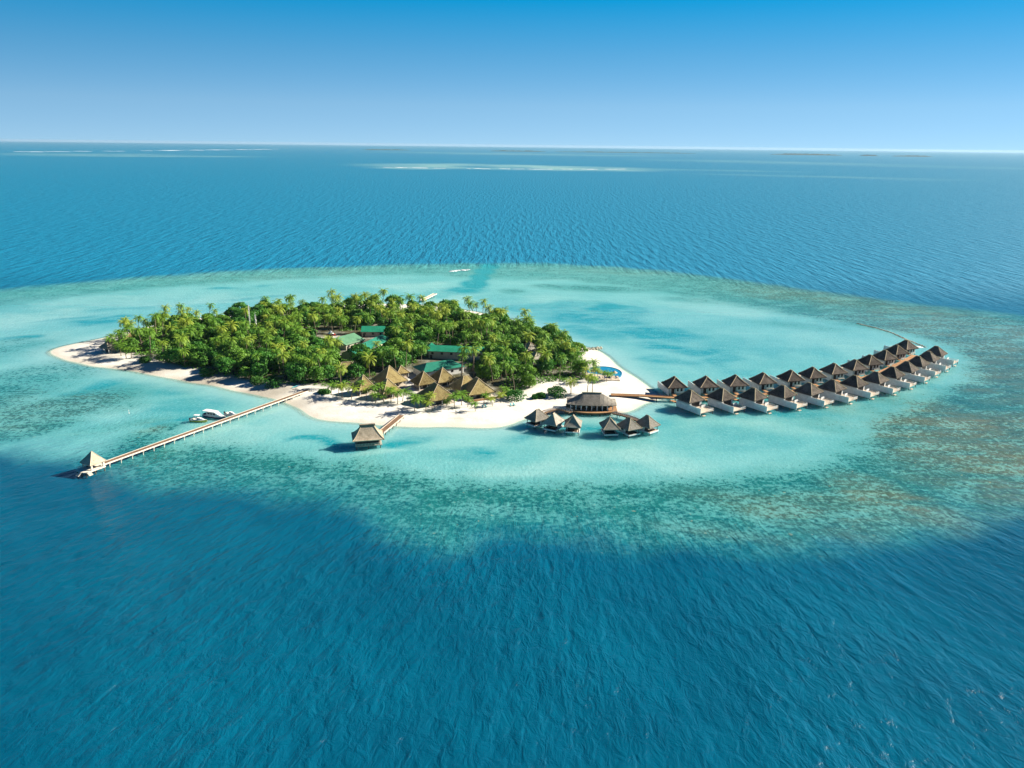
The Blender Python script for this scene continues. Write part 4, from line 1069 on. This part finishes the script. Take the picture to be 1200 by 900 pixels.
def clump_crown(seed, R_, H, z0, n_cl, per, leaf=.55):
    """a crown of leaf clumps with gaps between them"""
    g = np.random.default_rng(seed); m = MB()
    for c_ in range(n_cl):
        an = 2.4 * c_ + g.uniform(-.4, .4); rr_ = R_ * math.sqrt((c_ + .5) / n_cl) * g.uniform(.75, 1.0)
        zz = z0 + H * (1 - .75 * (rr_ / R_) ** 2) * g.uniform(.72, 1.0)
        cr_ = R_ * g.uniform(.26, .42); cc_ = np.array([rr_ * cos(an), rr_ * sin(an), zz])
        for _ in range(per):
            v = g.normal(size=3); v /= np.linalg.norm(v); v[2] = v[2] if v[2] > -.35 else -v[2] * .6
            p = cc_ + v * cr_ * g.uniform(.75, 1.12) * np.array([1, 1, .8])
            leaf_quads(m, p, v + g.normal(size=3) * .45, g.normal(size=3), leaf * g.uniform(.35, .7), leaf * g.uniform(.7, 1.2))
    for _ in range(n_cl * per // 4):
        an = g.uniform(0, 2 * pi); rr_ = R_ * .95 * math.sqrt(g.random()); p = np.array([rr_ * cos(an), rr_ * sin(an), z0 + g.uniform(-.25, .5) * H * (1 - .6 * (rr_ / R_) ** 2)])
        leaf_quads(m, p, np.array([cos(an), sin(an), .6]) + g.normal(size=3) * .5, g.normal(size=3), leaf * .6, leaf)
    return m
def tree_trunk(h, R_, seed):
    g = random.Random(seed); m = MB().tube([(0, 0, -.4), (.1, 0, h * .35), (.15, .1, h * .6)], [.32, .24, .17], 6)
    for i in range(4):
        an = 1.6 * i + g.uniform(-.4, .4)
        m.tube([(.12, .08, h * g.uniform(.3, .55)), (cos(an) * R_ * .35, sin(an) * R_ * .35, h * .75), (cos(an) * R_ * .6, sin(an) * R_ * .6, h * .95)], [.15, .1, .05], 5)
    return m
LAMB = []
PALMS, TREES = [], []
for i, (h, lean, L, n) in enumerate([(10.5, .6, 4.3, 24), (12.5, 1.6, 4.4, 25), (8.0, -1.0, 4.5, 24), (11.5, 2.2, 4.1, 23), (9.2, -.4, 4.7, 27)]):
    t = thing('coconut_palm', None, 'palm', group='coconut palms of the island wood')
    palm_trunk(h, lean, i).build('trunk', M_TRUNK, t, True)
    c = palm_crown(40 + i, n, L).build('crown', M_PALM, t); c.location = (lean, 0, h)
    nut = MB()
    for j in range(6): nut.add([(lean + .28 * cos(j) + a * .15, .28 * sin(j) + b * .15, h - .25 + cz * .17) for a, b, cz in ((1, 0, 0), (0, 1, 0), (-1, 0, 0), (0, -1, 0), (0, 0, 1), (0, 0, -1))], [(0, 1, 4), (1, 2, 4), (2, 3, 4), (3, 0, 4), (1, 0, 5), (2, 1, 5), (3, 2, 5), (0, 3, 5)])
    PALMS.append((t, h))
for i, (R_, H, z0, n_cl, per) in enumerate([(4.4, 5.0, 3.0, 18, 66), (5.2, 5.4, 3.4, 22, 66), (3.6, 4.4, 2.4, 15, 66), (4.8, 6.2, 3.2, 20, 64)]):
    t = thing('broadleaf_tree', None, 'tree', group='broadleaf trees of the island wood')
    tree_trunk(z0 + H * .8, R_, i).build('trunk', M_BARK, t, True)
    clump_crown(60 + i, R_, H, z0, n_cl, per).build('crown', M_TREE, t)
    TREES.append((t, R_, z0 + H))
# what stays in view: the parts of the picture where the photograph shows roofs or clearings; (x0, y0, x1, y1, foot line)
CLEAR = [(398, 425, 416, 433, 442), (413, 441, 434, 462, 470), (440, 430, 478, 452, 470), (444, 445, 470, 466, 476), (464, 430, 484, 441, 452), (482, 436, 530, 472, 484),
         (505, 433, 556, 464, 484), (530, 444, 586, 474, 490), (490, 419, 532, 440, 452), (500, 404, 544, 420, 434), (392, 388, 422, 404, 416), (424, 381, 452, 392, 402), (414, 390, 446, 416, 424),
         (376, 382, 396, 400, 408), (120, 402, 130, 412, 425), (149, 390, 160, 394, 402), (614, 403, 628, 411, 420), (622, 413, 634, 419, 430),
         (702, 425, 735, 440, 500), (590, 440, 680, 462, 0), (468, 440, 482, 465, 480), (456, 364, 472, 372, 376), (350, 384, 372, 392, 398), (404, 452, 425, 458, 480), (540, 370, 556, 377, 378), (505, 364, 514, 371, 373)]
def hits(px, py, top, hw, depth):
    for x0, y0, x1, y1, foot in CLEAR:
        if py < foot and px + hw * .8 > x0 and px - hw * .8 < x1 and top < y1 and top + depth > y0 and py > y0 + 4: return True
    return False
FOOT = []
for o in list(S.objects):
    if o.name.startswith(('thatched_hut', 'service_building', 'kiosk', 'swimming_pool', 'radio_mast')):
        ro = [ch for ch in o.children if ch.name.startswith(('roof', 'pool_wall'))]
        rr_ = 2.0
        if ro:
            xs = [v.co.x for v in ro[0].data.vertices]; ys = [v.co.y for v in ro[0].data.vertices]; FOOT.append((o.location.x, o.location.y, -o.rotation_euler.z, max(xs) + .6, max(ys) + .6)); continue
        FOOT.append((o.location.x, o.location.y, 0, 1.5, 1.5))
def on_house(x, y, m_=0.0):
    for fx, fy, a, hx, hy in FOOT:
        u, v = x - fx, y - fy; u, v = u * cos(a) - v * sin(a), u * sin(a) + v * cos(a)
        if abs(u) < hx + m_ and abs(v) < hy + m_: return True
    return False
wmin, wmax = WOOD.min(0), WOOD.max(0)
cand = rng.uniform(wmin, wmax, (60000, 2)); cand = cand[sdf(cand, WOOD) > 1.0]
cand_d = sdf(cand, WOOD)
def zone(px, py):
    if px < 215: return 'at the pointed sandy end of the wood'
    if py < 379 and px < 480: return 'along the far shore of the wood'
    if px > 610: return 'at the pool end of the wood'
    if px > 480 and py < 400: return 'behind the long bright green roof'
    if py > 432 and px < 400: return 'along the shaded beach left of the long jetty'
    if px < 330: return 'in the left half of the wood near the masts'
    if px < 480: return 'in the middle of the wood round the green roofs'
    return 'between the thatched roofs and the pool end'
def pick(n, dist, kind, taken, far):
    out = []; grid = {}
    for x, y, own in taken: grid.setdefault((int(x // 8), int(y // 8)), []).append((x, y, own))
    for (x, y), d in zip(cand[::1 if kind == 'palm' else -1], cand_d[::1 if kind == 'palm' else -1]):
        if len(out) >= n: break
        if on_house(x, y, 1.2 if kind == 'palm' else 2.2): continue
        if kind == 'tree' and d < 1.8: continue
        ok = True
        for a in (-1, 0, 1):
            for b in (-1, 0, 1):
                for qx, qy, own in grid.get((int(x // 8) + a, int(y // 8) + b), ()):
                    lim = dist if own == kind else far
                    if (qx - x) ** 2 + (qy - y) ** 2 < lim * lim: ok = False
        if not ok: continue
        v = random.randrange(len(PALMS) if kind == 'palm' else len(TREES)); sc = random.uniform(.9, 1.3) if kind == 'palm' else random.uniform(.8, 1.22)
        h = PALMS[v][1] * sc if kind == 'palm' else TREES[v][2] * sc
        px, py = pix((x, y, 1.5)); _, top = pix((x, y, 1.5 + h)); hw = (3.2 if kind == 'palm' else TREES[v][1]) * sc * 924 / math.hypot(y, 120)
        if kind == 'palm': top -= 2
        if hits(px, py, top, hw, (py - top) if kind == 'tree' else 9): continue
        out.append((x, y, v, sc)); grid.setdefault((int(x // 8), int(y // 8)), []).append((x, y, kind))
    return out
tr_ = pick(298, 5.0, 'tree', [], 0)
pa_ = pick(262, 4.2, 'palm', [(x, y, 'tree') for x, y, *_ in tr_], 1.6)
used_t, used_p = set(), set()
for x, y, v, sc in tr_:
    t = TREES[v][0]; px, py = pix((x, y, 1.5))
    lab = ('large spreading ' if sc * TREES[v][1] > 4.9 else 'small dark ' if sc * TREES[v][1] < 3.1 else 'rounded ') + 'broadleaf tree ' + zone(px, py)
    loc, rz = (x, y, ground(x, y) - .1), random.uniform(0, 6.28); s_ = (sc * random.uniform(.92, 1.1), sc * random.uniform(.92, 1.1), sc)
    if v in used_t: dup(t, loc, rz, lab, s_)
    else: used_t.add(v); t.location = loc; t.rotation_euler.z = rz; t.scale = s_; t['label'] = lab
def put_palm(x, y, v, sc, lab, gr=None):
    t = PALMS[v][0]; loc, rz = (x, y, ground(x, y) - .1), random.uniform(0, 6.28); s_ = (sc, sc, sc) if gr is None else (sc * 1.25, sc * 1.25, sc * .80)
    if v in used_p: o = dup(t, loc, rz, lab, s_)
    else: used_p.add(v); o = t; t.location = loc; t.rotation_euler.z = rz; t.scale = s_; t['label'] = lab
    if gr: o['group'] = gr
for x, y, v, sc in pa_:
    px, py = pix((x, y, 1.5)); h = PALMS[v][1] * sc
    put_palm(x, y, v, sc, ('tall ' if h > 11.5 else 'short ' if h < 8.6 else '') + 'coconut palm ' + zone(px, py))
for px, py, v, sc, lab in [(388, 463, 2, .8, 'low palm by the jetty foot, left of the thatched huts'), (401, 466, 4, .8, 'palm on the sand left of the narrow pyramid hut'), (436, 470, 0, .85, 'palm on the beach between the two front huts of the left group'),
        (440, 473, 2, .7, 'small palm right of the narrow pyramid hut on the beach'), (450, 473, 2, .6, 'young palm before the front pyramid of the left group'), (466, 473, 4, .75, 'yellowish palm at the right corner of the left thatched group'), (472, 470, 2, .8, 'palm by the sandy path between the two thatched groups'),
        (486, 482, 4, .85, 'yellow green palm at the left corner of the frontmost thatched roof'), (491, 478, 2, .7, 'small palm behind the yellow green one beside the frontmost roof'), (523, 478, 2, .55, 'young palm on the sand before the frontmost thatched roof'), (541, 475, 4, .8, 'palm in the gap between the frontmost roof and the terraced house'),
        (557, 482, 2, .6, 'small palm before the brown terrace wall'), (577, 476, 2, .6, 'young palm at the right end of the brown terrace wall'), (688, 463, 1, .95, 'slim palm behind the bowed restaurant roof, left one'), (694, 461, 0, .9, 'slim palm behind the bowed restaurant roof, right one'),
        (669, 461, 4, .85, 'shaggy palm at the right end of the wood above the restaurant'), (706, 444, 2, .62, 'small golden palm on the pool terrace'), (697, 442, 4, .75, 'shaggy palm left of the pool, leaning over its terrace'), (690, 447, 3, .8, 'palm between the wood and the pool terrace'), (716, 446, 2, .6, 'small palm at the right of the pool terrace'), (686, 441, 0, .9, 'tall palm where the wood meets the pool'), (695, 437, 4, .85, 'spreading palm at the left rim of the pool'), (700, 446, 0, .7, 'slim palm standing on the sand before the pool terrace'), (711, 447, 4, .6, 'low bushy palm before the middle of the pool terrace'), (674, 424, 3, .95, 'lone palm on the sand left of the rock groyne'), (678, 436, 2, .75, 'dark palm at the edge of the pool'), (660, 410, 3, .9, 'palm on the far sand edge above the pool'),
        (380, 378, 1, 1.15, 'tallest slim palm over the far shore of the wood'), (375, 380, 3, 1.2, 'tall slim palm left of the tallest one over the far shore')]:
    c = on_land(px, py, 1.5); put_palm(c.x, c.y, v, sc, lab, 'palms standing free on the sand')
for i, (px, py) in enumerate([(413, 467), (419, 464), (444, 469), (458, 471), (462, 467), (481, 473), (498, 482), (507, 481), (533, 479), (549, 477), (567, 472), (586, 471), (592, 466), (396, 464), (429, 468)]):
    c = on_land(px + random.uniform(-1, 1), py, 1.5); put_palm(c.x, c.y, random.randrange(5), random.uniform(.55, .85), 'young palm on the sand in front of the thatched roofs', 'young palms before the thatched roofs')
for i, (px, py) in enumerate([(136, 413), (142, 417), (148, 420), (133, 405), (140, 402), (154, 420), (130, 409), (146, 411)]):
    c = on_land(px, py, 1.5); put_palm(c.x, c.y, random.randrange(5), random.uniform(.75, 1.0), 'palm crowding round the dark hut at the pointed sandy end', 'palms round the hut at the pointed end')
bt = dup(TREES[1][0], on_land(449, 433, 1.5), 1.0, 'biggest bright green broadleaf tree, between the long dark green roof and the thatched pyramids', (1.25, 1.25, 1.3))
# round shrubs on the open sand
def shrub(px, py, R_, H, lab, seed):
    c = on_land(px, py, 1.5); t = thing('shrub', lab, 'shrub', c, 0, 'shrubs on the open sand')
    clump_crown(seed, R_, H, .3, 15, 60, .45).build('foliage', M_BUSH, t)
    MB().tube([(0, 0, -.3), (.1, 0, H * .5)], [.15, .08], 5).build('stem', M_BARK, t)
for i, (px, py, R_, H, lab) in enumerate([(603, 468, 5.0, 3.6, 'big dark green shrub on the sand right of the terraced house'), (652, 464, 5.2, 3.8, 'big round shrub left of the bowed restaurant'), (634, 466, 2.4, 2.0, 'small green shrub left of the big round one'),
        (627, 467, 1.7, 1.6, 'yellowing small shrub at the left of the row before the wood'), (320, 452, 4.6, 3.6, 'dark dense shrub at the beach edge left of the kayaks'), (302, 449, 3.6, 3.0, 'dark shrub beside the densest one, farther from the jetty'),
        (380, 461, 3.0, 1.3, 'low green ground shrub at the landward end of the long jetty'), (486, 466, 1.6, 1.4, 'small shrub by the sandy path'), (170, 424, 3.2, 2.6, 'dark shrub overhanging the sand near the pointed end'), (243, 439, 3.8, 3.0, 'dark shrub at the middle of the shaded beach')]):
    shrub(px, py, R_, H, lab, 90 + i)
# undergrowth between the trees
g = np.random.default_rng(5); m = MB(); n_ = 0
for (x, y), d in zip(cand[::-2], cand_d[::-2]):
    if n_ > 7500: break
    if on_house(x, y, .6): continue
    px, py = pix((x, y, 1.5))
    if any(x0 - 2 < px < x1 + 2 and y0 < py < foot for x0, y0, x1, y1, foot in CLEAR): continue
    n_ += 1; z0 = 1.4; hh = g.uniform(.5, 2.2)
    for _ in range(7):
        v = g.normal(size=3); v[2] = abs(v[2]); v /= np.linalg.norm(v)
        leaf_quads(m, np.array([x, y, z0]) + v * np.array([1.2, 1.2, hh]), v + g.normal(size=3) * .4, g.normal(size=3), .35, .6)
tag(m.build('undergrowth', M_TREE), 'low dark undergrowth filling the ground of the wood', 'undergrowth', kind='stuff')
